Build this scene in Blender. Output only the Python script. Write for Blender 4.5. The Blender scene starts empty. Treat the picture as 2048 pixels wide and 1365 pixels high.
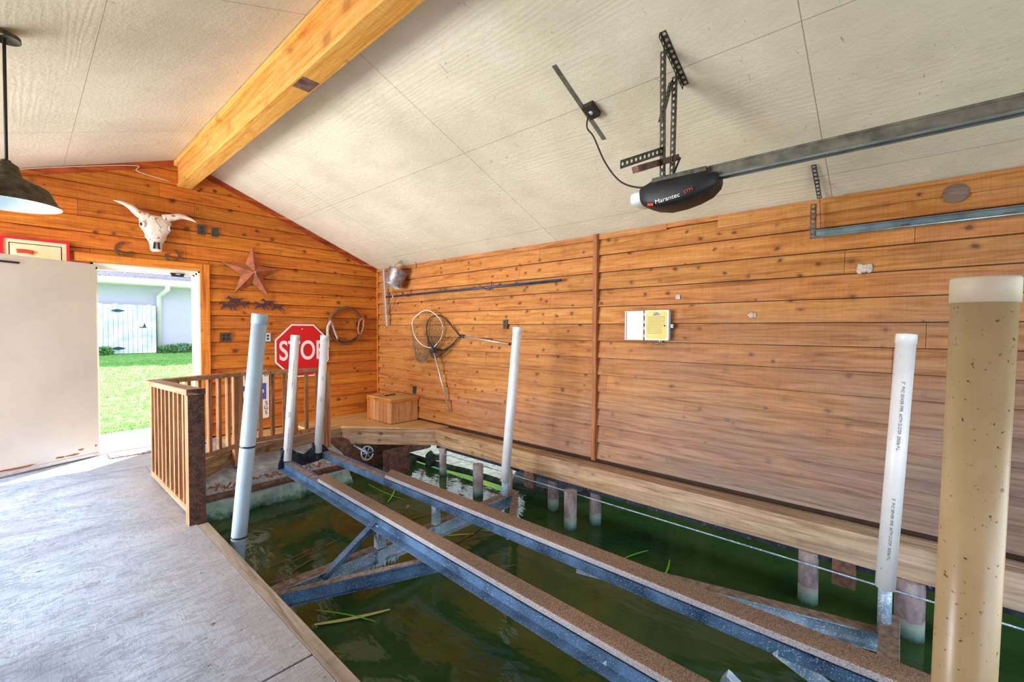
import bpy, bmesh, math, random
from mathutils import Vector, Matrix
random.seed(7)
sc = bpy.context.scene
C = sc.collection
R = math.radians
# ------------------------------------------------------------------ camera
cam = bpy.data.cameras.new('camera'); cam_o = bpy.data.objects.new('camera', cam); C.objects.link(cam_o)
cam.sensor_width = 36; cam.lens = 875.42 / 2048 * 36; cam.clip_start = .02; cam.clip_end = 400
yaw, pitch, roll = R(48.2626), R(-1.51415), R(.290385)
f = Vector((math.sin(yaw) * math.cos(pitch), math.cos(yaw) * math.cos(pitch), math.sin(pitch)))
r = Vector((math.cos(yaw), -math.sin(yaw), 0)); u = r.cross(f)
r, u = r * math.cos(roll) + u * math.sin(roll), -r * math.sin(roll) + u * math.cos(roll)
cam_o.matrix_world = Matrix(((r.x, u.x, -f.x, 0), (r.y, u.y, -f.y, 0), (r.z, u.z, -f.z, 1.385), (0, 0, 0, 1)))
sc.camera = cam_o
# ------------------------------------------------------------------ light
EXPOSURE = 0.92
wd = bpy.data.worlds.new('sky'); sc.world = wd; wd.use_nodes = True
bg = wd.node_tree.nodes['Background']; bg.inputs['Color'].default_value = (.80, .90, 1, 1); bg.inputs['Strength'].default_value = 1.5
def sun(name, e, rot, col, ang):
    l = bpy.data.lights.new(name, 'SUN'); l.energy = e; l.color = col; l.angle = R(ang)
    o = bpy.data.objects.new(name, l); C.objects.link(o)
    d = Vector(rot).normalized(); o.rotation_euler = (-d).to_track_quat('-Z', 'Y').to_euler(); o.location = Vector(rot) * 20
    return o
sun('sun', 11.0, (.75, .58, 1.5), (1, .97, .92), .8)
def area(name, loc, aim, sx, sy, e, col):
    l = bpy.data.lights.new(name, 'AREA'); l.shape = 'RECTANGLE'; l.size = sx; l.size_y = sy; l.energy = e; l.color = col
    o = bpy.data.objects.new(name, l); C.objects.link(o); o.location = loc
    o.rotation_euler = (Vector(aim) - Vector(loc)).to_track_quat('-Z', 'Y').to_euler()
    return o
# daylight through the open boat entrance behind the camera; the left lamp is added, its openings made up
area('daylight_boat_entrance', (1.4, -2.75, 1.5), (1.6, 3, .9), 4.6, 2.2, 40, (.78, .88, 1))
area('added_left_light', (-3.4, 5.0, 1.15), (3.2, 3.8, 1.4), 3.8, 2.2, 400, (.92, .95, 1))
vs = sc.view_settings; vs.view_transform = 'Standard'; vs.look = 'None'; vs.gamma = 1; vs.use_curve_mapping = False; vs.exposure = EXPOSURE
sc.cycles.use_denoising = True; sc.cycles.max_bounces = 8; sc.cycles.diffuse_bounces = 5; sc.cycles.sample_clamp_indirect = 6
# ------------------------------------------------------------------ materials
def srgb(*c):
    return tuple((x / 255 / 12.92 if x / 255 <= .04045 else ((x / 255 + .055) / 1.055) ** 2.4) for x in c) + (1,)
class N:
    def __init__(s, name):
        s.m = bpy.data.materials.new(name); s.m.use_nodes = True; s.t = s.m.node_tree; s.b = s.t.nodes['Principled BSDF']
        s.co = s.t.nodes.new('ShaderNodeTexCoord'); s.pre = None
    def n(s, ty, **k):
        x = s.t.nodes.new(ty)
        for a, v in k.items():
            if a in x.inputs: x.inputs[a].default_value = v
            else: setattr(x, a, v)
        return x
    def l(s, a, b): s.t.links.new(a, b)
    def map(s, scale=(1, 1, 1), loc=(0, 0, 0), src='Object'):
        m = s.n('ShaderNodeMapping'); m.inputs['Scale'].default_value = scale; m.inputs['Location'].default_value = loc
        s.l(s.pre or s.co.outputs[src], m.inputs['Vector']); return m.outputs[0]
    def noise(s, vec, scale=5, detail=4, rough=.55, dist=0):
        x = s.n('ShaderNodeTexNoise'); x.inputs['Scale'].default_value = scale; x.inputs['Detail'].default_value = detail
        x.inputs['Roughness'].default_value = rough; x.inputs['Distortion'].default_value = dist
        s.l(vec, x.inputs['Vector']); return x.outputs['Fac']
    def ramp(s, fac, stops, inter='LINEAR'):
        x = s.n('ShaderNodeValToRGB'); x.color_ramp.interpolation = inter; e = x.color_ramp.elements
        while len(e) < len(stops): e.new(.5)
        for i, (p, c) in enumerate(stops): e[i].position = p; e[i].color = c if len(c) == 4 else tuple(c) + (1,)
        s.l(fac, x.inputs[0]); return x.outputs[0]
    def mix(s, fac, a, b, mode='MIX'):
        x = s.n('ShaderNodeMix', data_type='RGBA', blend_type=mode)
        for v, i in ((fac, 0), (a, 6), (b, 7)):
            if hasattr(v, 'is_output'): s.l(v, x.inputs[i])
            else: x.inputs[i].default_value = v
        return x.outputs[2]
    def math(s, op, a, b=0., c=0., clamp=False):
        x = s.n('ShaderNodeMath', operation=op, use_clamp=clamp)
        for i, v in enumerate((a, b, c)):
            if hasattr(v, 'is_output'): s.l(v, x.inputs[i])
            else: x.inputs[i].default_value = v
        return x.outputs[0]
    def xyz(s, src='Object'):
        x = s.n('ShaderNodeSeparateXYZ'); s.l(s.co.outputs[src], x.inputs[0]); return x.outputs
    def vor(s, vec, scale, feat='F1'):
        x = s.n('ShaderNodeTexVoronoi', feature=feat); x.inputs['Scale'].default_value = scale; s.l(vec, x.inputs['Vector']); return x.outputs['Distance']
    def bump(s, h, st=.3, d=.01):
        x = s.n('ShaderNodeBump'); x.inputs['Strength'].default_value = st; x.inputs['Distance'].default_value = d
        s.l(h, x.inputs['Height']); s.l(x.outputs[0], s.b.inputs['Normal'])
    def out(s, col, rough=.6, metal=0., spec=None):
        for v, k in ((col, 'Base Color'), (rough, 'Roughness'), (metal, 'Metallic')):
            if hasattr(v, 'is_output'): s.l(v, s.b.inputs[k])
            else: s.b.inputs[k].default_value = v
        if spec is not None: s.b.inputs['Specular IOR Level'].default_value = spec
        return s.m
W1, B1 = (1, 1, 1, 1), (0, 0, 0, 1)
def rgb(*c): return srgb(*c)
AX = {'x': (.35, 6, 6), 'y': (6, .35, 6), 'z': (6, 6, .35)}
def wood(name, light, mid, dark, axis, knots=1., rnd=.35, weather=None, wamt=0, rough=.62, kscale=4.2, grain=1.0, bump=.25, rotz=0):
    s = N(name)
    if rotz:
        pm = s.n('ShaderNodeMapping'); pm.inputs['Rotation'].default_value = (0, 0, -rotz); s.l(s.co.outputs['Object'], pm.inputs['Vector']); s.pre = pm.outputs[0]
    v = s.map(tuple(a * grain for a in AX[axis])); g = s.noise(v, 3.2, 7, .62, 1.2)
    geo = s.n('ShaderNodeNewGeometry'); ri = geo.outputs['Random Per Island']
    g2 = s.noise(s.map(tuple(a * 3.2 * grain for a in AX[axis])), 6, 4, .6, .3)
    col = s.ramp(g, [(.28, dark), (.46, mid), (.68, light)])
    fine = s.ramp(g2, [(.35, (.72, .70, .68)), (.6, (1, 1, 1))])
    col = s.mix(.55, col, fine, 'MULTIPLY')
    sw = {'x': (60, 2, 4), 'y': (2, 60, 4), 'z': (4, 2, 60)}[axis]
    saw = s.ramp(s.noise(s.map(sw), 1.5, 3, .6), [(.38, (.80, .78, .76)), (.56, (1, 1, 1))]); col = s.mix(.5, col, saw, 'MULTIPLY')
    h = s.n('ShaderNodeHueSaturation'); s.l(col, h.inputs['Color'])
    s.l(s.math('MULTIPLY_ADD', ri, rnd, 1 - rnd * .5), h.inputs['Value'])
    r2 = s.math('FRACT', s.math('MULTIPLY', ri, 17.3)); s.l(s.math('MULTIPLY_ADD', r2, .008, .499), h.inputs['Hue'])
    col = h.outputs[0]
    if knots:
        sc_ = {'x': (.8, 1, 1), 'y': (1, .8, 1), 'z': (1, 1, .8)}[axis]
        vv = s.map(sc_)
        nz = s.n('ShaderNodeTexNoise'); nz.inputs['Scale'].default_value = 9; s.l(vv, nz.inputs['Vector'])
        add = s.n('ShaderNodeVectorMath', operation='MULTIPLY_ADD'); s.l(nz.outputs['Color'], add.inputs[0]); add.inputs[1].default_value = (.05,) * 3; s.l(vv, add.inputs[2])
        vn = s.n('ShaderNodeTexVoronoi', feature='F1'); vn.inputs['Scale'].default_value = kscale * 1.9; s.l(add.outputs[0], vn.inputs['Vector'])
        sep = s.n('ShaderNodeSeparateColor'); s.l(vn.outputs['Color'], sep.inputs[0])
        # knots of uneven size, many cells have none
        d = s.math('DIVIDE', vn.outputs['Distance'], s.math('MAXIMUM', s.math('MULTIPLY_ADD', sep.outputs[0], 1.7, -.10), .3))
        d = s.math('ADD', d, s.math('MULTIPLY', s.math('LESS_THAN', sep.outputs[0], .30), 9.))
        k = s.ramp(d, [(.0, W1), (.10, (.95,) * 3), (.15, (.35,) * 3), (.27, B1)])
        col = s.mix(s.math('MULTIPLY', k, knots * .85), col, tuple(x * .28 for x in dark[:3]) + (1,))
        st = s.ramp(s.noise(s.map(tuple(a * .9 for a in sc_), (3, 1, 7)), 3.1, 5, .6, .8), [(.56, B1), (.72, W1)])
        col = s.mix(s.math('MULTIPLY', st, .35 * knots), col, dark)
    if weather:
        kx, kz, cx, zc, y0 = weather     # weathered grey low on the wall and towards the water entrance
        x = s.xyz(); n2 = s.noise(s.map((1, .5, 1)), 1.6, 6, .65, .5)
        zf = s.math('MULTIPLY', s.math('SUBTRACT', zc, x[2]), kz)
        yf = s.math('MULTIPLY', s.math('SUBTRACT', y0, x[1]), kx)
        fac = s.math('ADD', s.math('ADD', zf, yf), s.math('MULTIPLY', s.math('SUBTRACT', n2, .5), 1.3), clamp=True)
        grey = s.ramp(g, [(.3, cx[0]), (.65, cx[1])])
        col = s.mix(s.math('MULTIPLY', fac, wamt), col, grey)
    s.bump(s.math('ADD', g, s.math('MULTIPLY', g2, .5)), bump, .004)
    return s.out(col, rough, 0, .3)
def plain(name, col, rough=.5, metal=0., var=.12, scale=8, col2=None, spots=None, sscale=60, sthr=.66, bump=.1, coat=0, bscale=40):
    s = N(name); n = s.noise(s.map(), scale, 5, .6)
    c2 = col2 or tuple(x * (1 - var * 2) for x in col[:3]) + (1,)
    c = s.ramp(n, [(.35, c2), (.62, col)])
    if spots:
        sp = s.ramp(s.noise(s.map(), sscale, 3, .6), [(sthr, B1), (sthr + .04, W1)])
        c = s.mix(sp, c, spots)
    if bump: s.bump(s.noise(s.map(), bscale, 4), bump, .003)
    if coat: s.b.inputs['Coat Weight'].default_value = coat
    return s.out(c, rough, metal)
M = {}
WC = (rgb(96, 84, 78), rgb(142, 126, 118))
M['cedar_back'] = wood('cedar_back', rgb(218, 132, 50), rgb(198, 106, 32), rgb(142, 64, 16), 'x', 1., .26, grain=1.3)
M['cedar_right'] = wood('cedar_right', rgb(204, 140, 78), rgb(184, 114, 56), rgb(132, 74, 32), 'y', 1., .24, grain=1.3,
                        weather=(.22, .60, WC, .95, 3.0), wamt=.9)
M['cedar_trim'] = wood('cedar_trim', rgb(190, 88, 40), rgb(164, 64, 26), rgb(110, 40, 14), 'x', .3, .1)
M['batten'] = wood('batten', rgb(186, 124, 72), rgb(156, 94, 50), rgb(104, 58, 30), 'z', .5, .1)
M['casing'] = wood('casing', rgb(240, 160, 66), rgb(226, 130, 40), rgb(180, 92, 24), 'z', .7, .15)
M['casing_x'] = wood('casing_x', rgb(240, 160, 66), rgb(226, 130, 40), rgb(180, 92, 24), 'x', .7, .15)
M['beam'] = wood('beam', rgb(238, 182, 104), rgb(226, 156, 72), rgb(190, 110, 38), 'y', .55, .25, kscale=2.2)
M['rail_wood'] = wood('rail_wood', rgb(200, 146, 104), rgb(160, 106, 72), rgb(92, 54, 36), 'z', .4, .25)
M['rail_wood_x'] = wood('rail_wood_x', rgb(192, 152, 118), rgb(158, 114, 84), rgb(96, 64, 46), 'y', .4, .2)
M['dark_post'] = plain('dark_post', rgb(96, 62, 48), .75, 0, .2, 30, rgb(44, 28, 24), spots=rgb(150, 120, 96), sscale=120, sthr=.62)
M['fascia'] = wood('fascia', rgb(206, 172, 136), rgb(172, 132, 96), rgb(112, 78, 52), 'y', .6, .2, weather=(.22, 0, (rgb(140, 122, 104), rgb(200, 186, 168)), 1.2, 3.0), wamt=.85, bump=.6)
M['fascia_x'] = wood('fascia_x', rgb(196, 166, 134), rgb(162, 128, 98), rgb(100, 72, 50), 'x', .8, .2, bump=.2)
for k_, a_ in (('fascia_a', math.atan2(.48, .45)), ('fascia_b', math.atan2(-1.10, .75))):
    M[k_] = wood(k_, rgb(196, 166, 134), rgb(162, 128, 98), rgb(100, 72, 50), 'x', .8, .2, bump=.2, rotz=a_)
M['ply_box'] = wood('ply_box', rgb(226, 170, 118), rgb(200, 140, 92), rgb(150, 96, 62), 'z', .2, .2, grain=.6)
M['platform'] = wood('platform', rgb(236, 196, 142), rgb(222, 176, 118), rgb(176, 126, 78), 'x', .2, .1)
def ceiling_mat():
    s = N('painted_ceiling'); x = s.xyz()
    v = s.map((1.0, .35, 1.0)); g = s.noise(v, 3.4, 8, .68, 1.2)
    wv = s.n('ShaderNodeTexWave', wave_type='BANDS', bands_direction='X'); s.l(s.map((1, .12, 1)), wv.inputs['Vector'])
    wv.inputs['Scale'].default_value = 9; wv.inputs['Distortion'].default_value = 14; wv.inputs['Detail'].default_value = 3; wv.inputs['Detail Scale'].default_value = .8
    patch = s.ramp(s.noise(s.map((1, .3, 1), (5, 2, 1)), 1.3, 3), [(.48, B1), (.6, W1)])
    c = s.ramp(s.noise(s.map(), 1.1, 5, .6), [(.3, rgb(206, 197, 172)), (.7, rgb(232, 223, 200))])
    c = s.mix(.22, c, s.ramp(g, [(.3, (.72, .70, .66)), (.55, (1, 1, 1))]), 'MULTIPLY')
    sp = s.ramp(s.noise(s.map(), 34, 3, .7), [(.68, B1), (.73, W1)])
    c = s.mix(s.math('MULTIPLY', sp, .6), c, rgb(110, 88, 58))
    crack = s.ramp(s.noise(s.map((.6, 2.4, 1), (1, 1, 1)), 7, 3, .5, 2.5), [(.725, B1), (.75, W1)])
    c = s.mix(s.math('MULTIPLY', crack, .55), c, rgb(120, 100, 74))
    # sheet joints
    jy = s.math('LESS_THAN', s.math('ABSOLUTE', s.math('SUBTRACT', s.math('FRACT', s.math('DIVIDE', s.math('SUBTRACT', x[1], .4 - 4.9), 2.45)), .5)), 1.0)
    a = s.math('FRACT', s.math('DIVIDE', s.math('ADD', x[1], 4.5), 2.45))
    jy = s.math('LESS_THAN', a, .0022)
    b = s.math('FRACT', s.math('DIVIDE', s.math('ADD', x[0], 3.07), 1.128))
    jx = s.math('LESS_THAN', b, .0035)
    j = s.math('MAXIMUM', jy, jx); c = s.mix(s.math('MULTIPLY', j, .65), c, rgb(120, 100, 72))
    h = s.math('ADD', s.math('MULTIPLY', s.math('MULTIPLY', wv.outputs['Fac'], patch), .16), s.math('ADD', s.noise(s.map(), 30, 6, .75), s.math('MULTIPLY', g, .8)))
    s.bump(h, .75, .006)
    return s.out(c, .7, 0, .25)
M['ceiling'] = ceiling_mat()
def deck_mat():
    s = N('weathered_deck')
    g = s.noise(s.map((1.0, 1.5, 1)), 1.5, 9, .68, 1.4); g2 = s.noise(s.map((7, 1.1, 1)), 8, 5, .65, .8); g3 = s.noise(s.map((1.2, 3.2, 1), (3, 1, 0)), 3.2, 6, .6, 2.2)
    c = s.ramp(g, [(.26, rgb(122, 132, 148)), (.42, rgb(156, 170, 192)), (.58, rgb(178, 196, 220)), (.78, rgb(202, 216, 236))])
    c = s.mix(.22, c, s.ramp(g2, [(.3, (.6, .6, .6)), (.55, (1, 1, 1))]), 'MULTIPLY')
    vein = s.ramp(g3, [(.44, B1), (.485, W1), (.50, W1), (.54, B1)]); c = s.mix(s.math('MULTIPLY', vein, .42), c, rgb(92, 96, 110))
    br = s.ramp(s.noise(s.map((1, 1, 1), (4, 4, 0)), 1.1, 5, .6), [(.5, B1), (.68, W1)])
    c = s.mix(s.math('MULTIPLY', br, .3), c, rgb(168, 152, 136))
    x = s.xyz(); ed = s.math('MULTIPLY', s.math('SUBTRACT', s.math('MULTIPLY_ADD', g, .5, x[0]), .55), 2.2, clamp=True)
    c = s.mix(s.math('MULTIPLY', ed, .60), c, rgb(150, 132, 114))
    d = s.vor(s.map((1, 1.6, 1), (.3, .1, 0)), 2.1); rings = s.math('SINE', s.math('MULTIPLY', s.math('MULTIPLY_ADD', g, .25, d), 110))
    kn = s.ramp(d, [(.0, W1), (.07, (.55,) * 3), (.17, B1)])
    c = s.mix(s.math('MULTIPLY', kn, s.math('MULTIPLY_ADD', rings, .2, .32)), c, rgb(84, 74, 70))
    sp = s.ramp(s.noise(s.map((1, 2.4, 1)), 15, 3, .6), [(.685, B1), (.71, W1)]); c = s.mix(s.math('MULTIPLY', sp, .85), c, rgb(56, 52, 52))
    s.bump(s.math('ADD', s.math('ADD', s.math('MULTIPLY', vein, -.5), g2), s.math('MULTIPLY', s.math('MULTIPLY', rings, kn), .4)), .3, .006)
    return s.out(c, .60, 0, .4)
M['deck'] = deck_mat()
M['deck_edge'] = wood('deck_edge', rgb(176, 162, 146), rgb(148, 132, 116), rgb(98, 82, 68), 'y', .3, .1)
def water_mat():
    s = N('slip_water'); n = s.noise(s.map((1, 1, 1)), .8, 4, .6, 1.0)
    c = s.ramp(n, [(.35, rgb(34, 66, 40)), (.55, rgb(54, 80, 38)), (.75, rgb(76, 82, 44))])
    s.bump(s.math('ADD', s.noise(s.map((1.6, .7, 1)), 2.6, 3, .5, .5), s.math('MULTIPLY', s.noise(s.map((1.2, .5, 1)), 16, 3), .16)), .20, .05)
    s.b.inputs['IOR'].default_value = 1.34
    return s.out(c, .05, 0, .5)
M['water'] = water_mat()
M['pvc'] = plain('pvc', rgb(232, 234, 238), .38, 0, .05, 5, spots=rgb(120, 96, 70), sscale=70, sthr=.70, bump=.02)
M['pvc_grey'] = plain('pvc_grey', rgb(172, 194, 210), .42, 0, .05, 5, spots=rgb(90, 96, 84), sscale=60, sthr=.70, bump=.02)
M['pvc_tan'] = plain('pvc_tan', rgb(186, 164, 126), .33, 0, .04, 3, col2=rgb(168, 146, 108), spots=rgb(90, 60, 40), sscale=90, sthr=.65, bump=.02)
M['pvc_cap'] = plain('pvc_cap', rgb(204, 192, 168), .5, 0, .05, 6, bump=.02)
M['blue_steel'] = plain('blue_steel', rgb(82, 116, 154), .42, .12, .1, 4, col2=rgb(38, 60, 88), spots=rgb(150, 184, 216), sscale=150, sthr=.60, bump=.1)
M['galv'] = plain('galv', rgb(176, 204, 228), .45, .1, .1, 9, col2=rgb(116, 152, 186), spots=rgb(224, 234, 242), sscale=90, sthr=.56, bump=.15)
M['dark_steel'] = plain('dark_steel', rgb(52, 62, 80), .5, .4, .2, 14, col2=rgb(26, 32, 44), spots=rgb(150, 160, 176), sscale=34, sthr=.66, bump=.2)
M['rust_top'] = plain('rust_top', rgb(140, 122, 110), .85, 0, .2, 24, col2=rgb(92, 76, 66), bump=.3)
M['rust'] = plain('rust', rgb(128, 92, 78), .8, .1, .2, 18, col2=rgb(74, 52, 50), bump=.3)
def carpet_mat(n, a, b):
    s = N(n); c = s.ramp(s.noise(s.map(), 150, 3, .7), [(.35, b), (.65, a)])
    st = s.ramp(s.noise(s.map((1, .3, 1)), 3, 4), [(.4, (.8, .8, .8)), (.65, (1.1, 1.08, 1.05))]); c = s.mix(1., c, st, 'MULTIPLY')
    s.bump(s.noise(s.map(), 170, 3), .8, .006); return s.out(c, .95, 0, .1)
M['carpet'] = carpet_mat('bunk_carpet', rgb(166, 142, 122), rgb(96, 76, 62))
M['carpet_side'] = carpet_mat('bunk_carpet_side', rgb(186, 184, 192), rgb(128, 126, 134))
def piling_mat():
    s = N('piling'); x = s.xyz(); n = s.noise(s.map((1, 1, .5)), 9, 6, .7)
    c = s.ramp(n, [(.3, rgb(92, 76, 76)), (.5, rgb(140, 128, 134)), (.7, rgb(178, 168, 172))])
    h = s.math('MULTIPLY_ADD', s.math('SUBTRACT', n, .5), .12, x[2])
    g = s.ramp(s.math('MULTIPLY', s.math('ADD', h, .60), 3.0, clamp=True), [(.0, rgb(22, 40, 32)), (.12, rgb(34, 56, 46)), (.22, rgb(84, 124, 116)), (.38, rgb(150, 168, 166)), (.60, rgb(150, 142, 146))])
    m = s.math('LESS_THAN', h, -.44); c = s.mix(m, c, g)
    s.bump(n, .4, .006); return s.out(c, .8)
M['piling'] = piling_mat()
def sea_mat():
    s = N('seawall_concrete'); x = s.xyz(); n = s.noise(s.map(), 7, 8, .7); n2 = s.noise(s.map(), 30, 4, .7)
    c = s.ramp(n, [(.3, rgb(110, 112, 118)), (.5, rgb(158, 164, 174)), (.7, rgb(200, 206, 214))])
    c = s.mix(.5, c, s.ramp(n2, [(.3, (.6, .6, .6)), (.6, (1, 1, 1))]), 'MULTIPLY')
    h = s.math('MULTIPLY_ADD', s.math('SUBTRACT', n, .5), .34, x[2])
    gm = s.ramp(s.math('MULTIPLY', s.math('ADD', h, .62), 4.0, clamp=True), [(0, rgb(30, 50, 44)), (.22, rgb(56, 92, 80)), (.36, rgb(92, 120, 112)), (.5, rgb(134, 174, 162)), (.85, rgb(150, 166, 168))])
    c = s.mix(s.math('LESS_THAN', h, -.40), c, gm)
    rs = s.math('MULTIPLY', s.math('LESS_THAN', s.math('ABSOLUTE', s.math('ADD', h, .285)), .012), s.math('GREATER_THAN', n, .45)); c = s.mix(rs, c, rgb(120, 72, 40))
    s.bump(n, .8, .02); return s.out(c, .85)
M['seawall'] = sea_mat()
M['white_door'] = plain('white_door', rgb(226, 216, 202), .42, 0, .03, 1.5, col2=rgb(214, 204, 192), spots=rgb(150, 120, 84), sscale=26, sthr=.735, bump=.05, bscale=200)
M['cream'] = plain('cream', rgb(238, 232, 218), .5, 0, .04, 3)
M['stop_red'] = plain('stop_red', rgb(214, 18, 26), .35, 0, .06, 3, bump=0)
M['white_paint'] = plain('white_paint', rgb(236, 234, 236), .4, 0, .03, 3, bump=0)
M['sign_white'] = plain('sign_white', rgb(232, 224, 214), .45, 0, .04, 5, bump=0)
M['blue_paint'] = plain('blue_paint', rgb(64, 90, 172), .45, 0, .04, 3, bump=0)
M['black'] = plain('black', rgb(26, 26, 28), .4, 0, .1, 6, bump=.05)
M['ink'] = plain('ink', rgb(70, 76, 84), .6, 0, .1, 60, bump=0)
M['sign_cream'] = plain('sign_cream', rgb(232, 214, 176), .5, 0, .1, 4, col2=rgb(222, 196, 140), spots=rgb(150, 110, 60), sscale=40, sthr=.7)
M['bone'] = plain('bone', rgb(240, 228, 216), .55, 0, .1, 10, col2=rgb(216, 190, 168), spots=rgb(150, 92, 46), sscale=26, sthr=.62, bump=.6, bscale=30)
M['dark_brown'] = plain('dark_brown', rgb(60, 36, 24), .8, 0, .2, 10)
M['star_rust'] = plain('star_rust', rgb(188, 106, 66), .6, .3, .15, 12, col2=rgb(140, 86, 56), spots=rgb(110, 104, 70), sscale=50, sthr=.66)
M['horse_metal'] = plain('horse_metal', rgb(98, 50, 48), .5, .4, .1, 20, col2=rgb(56, 56, 76), bump=.1)
M['iron'] = plain('iron', rgb(120, 88, 66), .6, .5, .2, 40, col2=rgb(82, 62, 52))
M['plate_iron'] = plain('plate_iron', rgb(84, 78, 66), .55, .4, .2, 60, col2=rgb(52, 48, 42))
M['tin'] = plain('tin', rgb(168, 160, 156), .5, .5, .1, 16, col2=rgb(112, 100, 98), bump=.3)
M['tin_base'] = plain('tin_base', rgb(196, 216, 220), .45, .4, .1, 16)
M['rake_wood'] = plain('rake_wood', rgb(206, 196, 192), .55, .2, .08, 20)
M['blue_pole'] = plain('blue_pole', rgb(54, 76, 108), .35, .3, .1, 10, col2=rgb(34, 50, 76))
M['alu'] = plain('alu', rgb(212, 204, 194), .35, .6, .1, 20)
M['net_green'] = plain('net_green', rgb(44, 104, 92), .7, 0, .1, 20)
M['net_dark'] = plain('net_dark', rgb(40, 44, 44), .7, 0, .1, 20)
M['rope'] = plain('rope', rgb(132, 92, 62), .8, 0, .2, 60, col2=rgb(80, 52, 36), bump=.6, bscale=120)
M['rope_pale'] = plain('rope_pale', rgb(206, 188, 172), .8, 0, .2, 60, bump=.4)
M['leather'] = plain('leather', rgb(196, 124, 86), .7, 0, .2, 30)
M['box_grey'] = plain('box_grey', rgb(186, 200, 214), .5, 0, .05, 8)
M['box_inner'] = plain('box_inner', rgb(232, 230, 226), .5, 0, .04, 6)
M['yellow'] = plain('yellow', rgb(234, 196, 96), .55, 0, .06, 8, bump=0)
M['lamp_dark'] = plain('lamp_dark', rgb(92, 80, 56), .75, .2, .2, 30, col2=rgb(50, 44, 36), spots=rgb(150, 146, 130), sscale=60, sthr=.67, bump=.4)
M['lamp_white'] = plain('lamp_white', rgb(226, 244, 248), .25, 0, .03, 4, bump=0)
M['perf'] = plain('perf', rgb(104, 102, 94), .5, .6, .15, 30, col2=rgb(70, 66, 58))
M['perf_blue'] = plain('perf_blue', rgb(108, 124, 142), .42, .6, .1, 30, col2=rgb(72, 84, 100))
M['rail_dust'] = plain('rail_dust', rgb(122, 118, 104), .7, .4, .12, 14, col2=rgb(88, 84, 74))
M['opener_black'] = plain('opener_black', rgb(24, 26, 30), .55, 0, .2, 12, col2=rgb(14, 15, 18), spots=rgb(110, 110, 100), sscale=50, sthr=.69)
M['lens'] = plain('lens', rgb(222, 232, 234), .4, 0, .03, 5, bump=0)
M['red_paint'] = plain('red_paint', rgb(216, 60, 44), .4, 0, .05, 8, bump=0)
M['cable'] = plain('cable', rgb(48, 38, 30), .7, 0, .2, 40)
M['white_wire'] = plain('white_wire', rgb(220, 208, 200), .6, 0, .05, 20)
M['steel_track'] = plain('steel_track', rgb(150, 176, 186), .3, .7, .08, 8, col2=rgb(118, 142, 152))
M['patio'] = plain('patio', rgb(232, 228, 220), .8, 0, .06, 1.6, col2=rgb(176, 156, 132))
M['mat_rubber'] = plain('mat_rubber', rgb(196, 168, 160), .9, 0, .1, 50, col2=rgb(120, 84, 84), spots=rgb(60, 50, 56), sscale=90, sthr=.55)
M['stucco'] = plain('stucco', rgb(196, 190, 224), .85, 0, .03, 1.2, bump=.2)
M['shingle'] = plain('shingle', rgb(176, 170, 184), .85, 0, .1, 22, col2=rgb(112, 108, 122))
M['white_gate'] = plain('white_gate', rgb(236, 236, 244), .7, 0, .06, 2.5, col2=rgb(176, 186, 206), bump=.2)
M['leaf'] = plain('leaf', rgb(104, 160, 84), .7, 0, .2, 12, col2=rgb(50, 96, 44))
M['reed_green'] = plain('reed_green', rgb(110, 190, 50), .5, 0, .1, 6, bump=0)
M['reed_yellow'] = plain('reed_yellow', rgb(200, 200, 110), .5, 0, .1, 6, bump=0)
M['reed_brown'] = plain('reed_brown', rgb(120, 88, 56), .7, 0, .1, 6, bump=0)
M['reed_dark'] = plain('reed_dark', rgb(36, 56, 30), .8, 0, .2, 6, bump=0)
M['rock_dark'] = plain('rock_dark', rgb(74, 82, 78), .9, 0, .2, 12, col2=rgb(24, 40, 36), bump=.6)
M['bank'] = plain('bank', rgb(214, 190, 140), .9, 0, .15, 3, col2=rgb(120, 104, 70), bump=.6, bscale=10)
def grass_mat():
    s = N('lawn_grass'); c = s.ramp(s.noise(s.map(), 9, 6, .7), [(.3, rgb(80, 140, 64)), (.52, rgb(120, 176, 92)), (.7, rgb(190, 212, 150))])
    s.bump(s.noise(s.map(), 60, 4), 1., .04); return s.out(c, .9, 0, .1)
M['grass'] = grass_mat()
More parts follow.
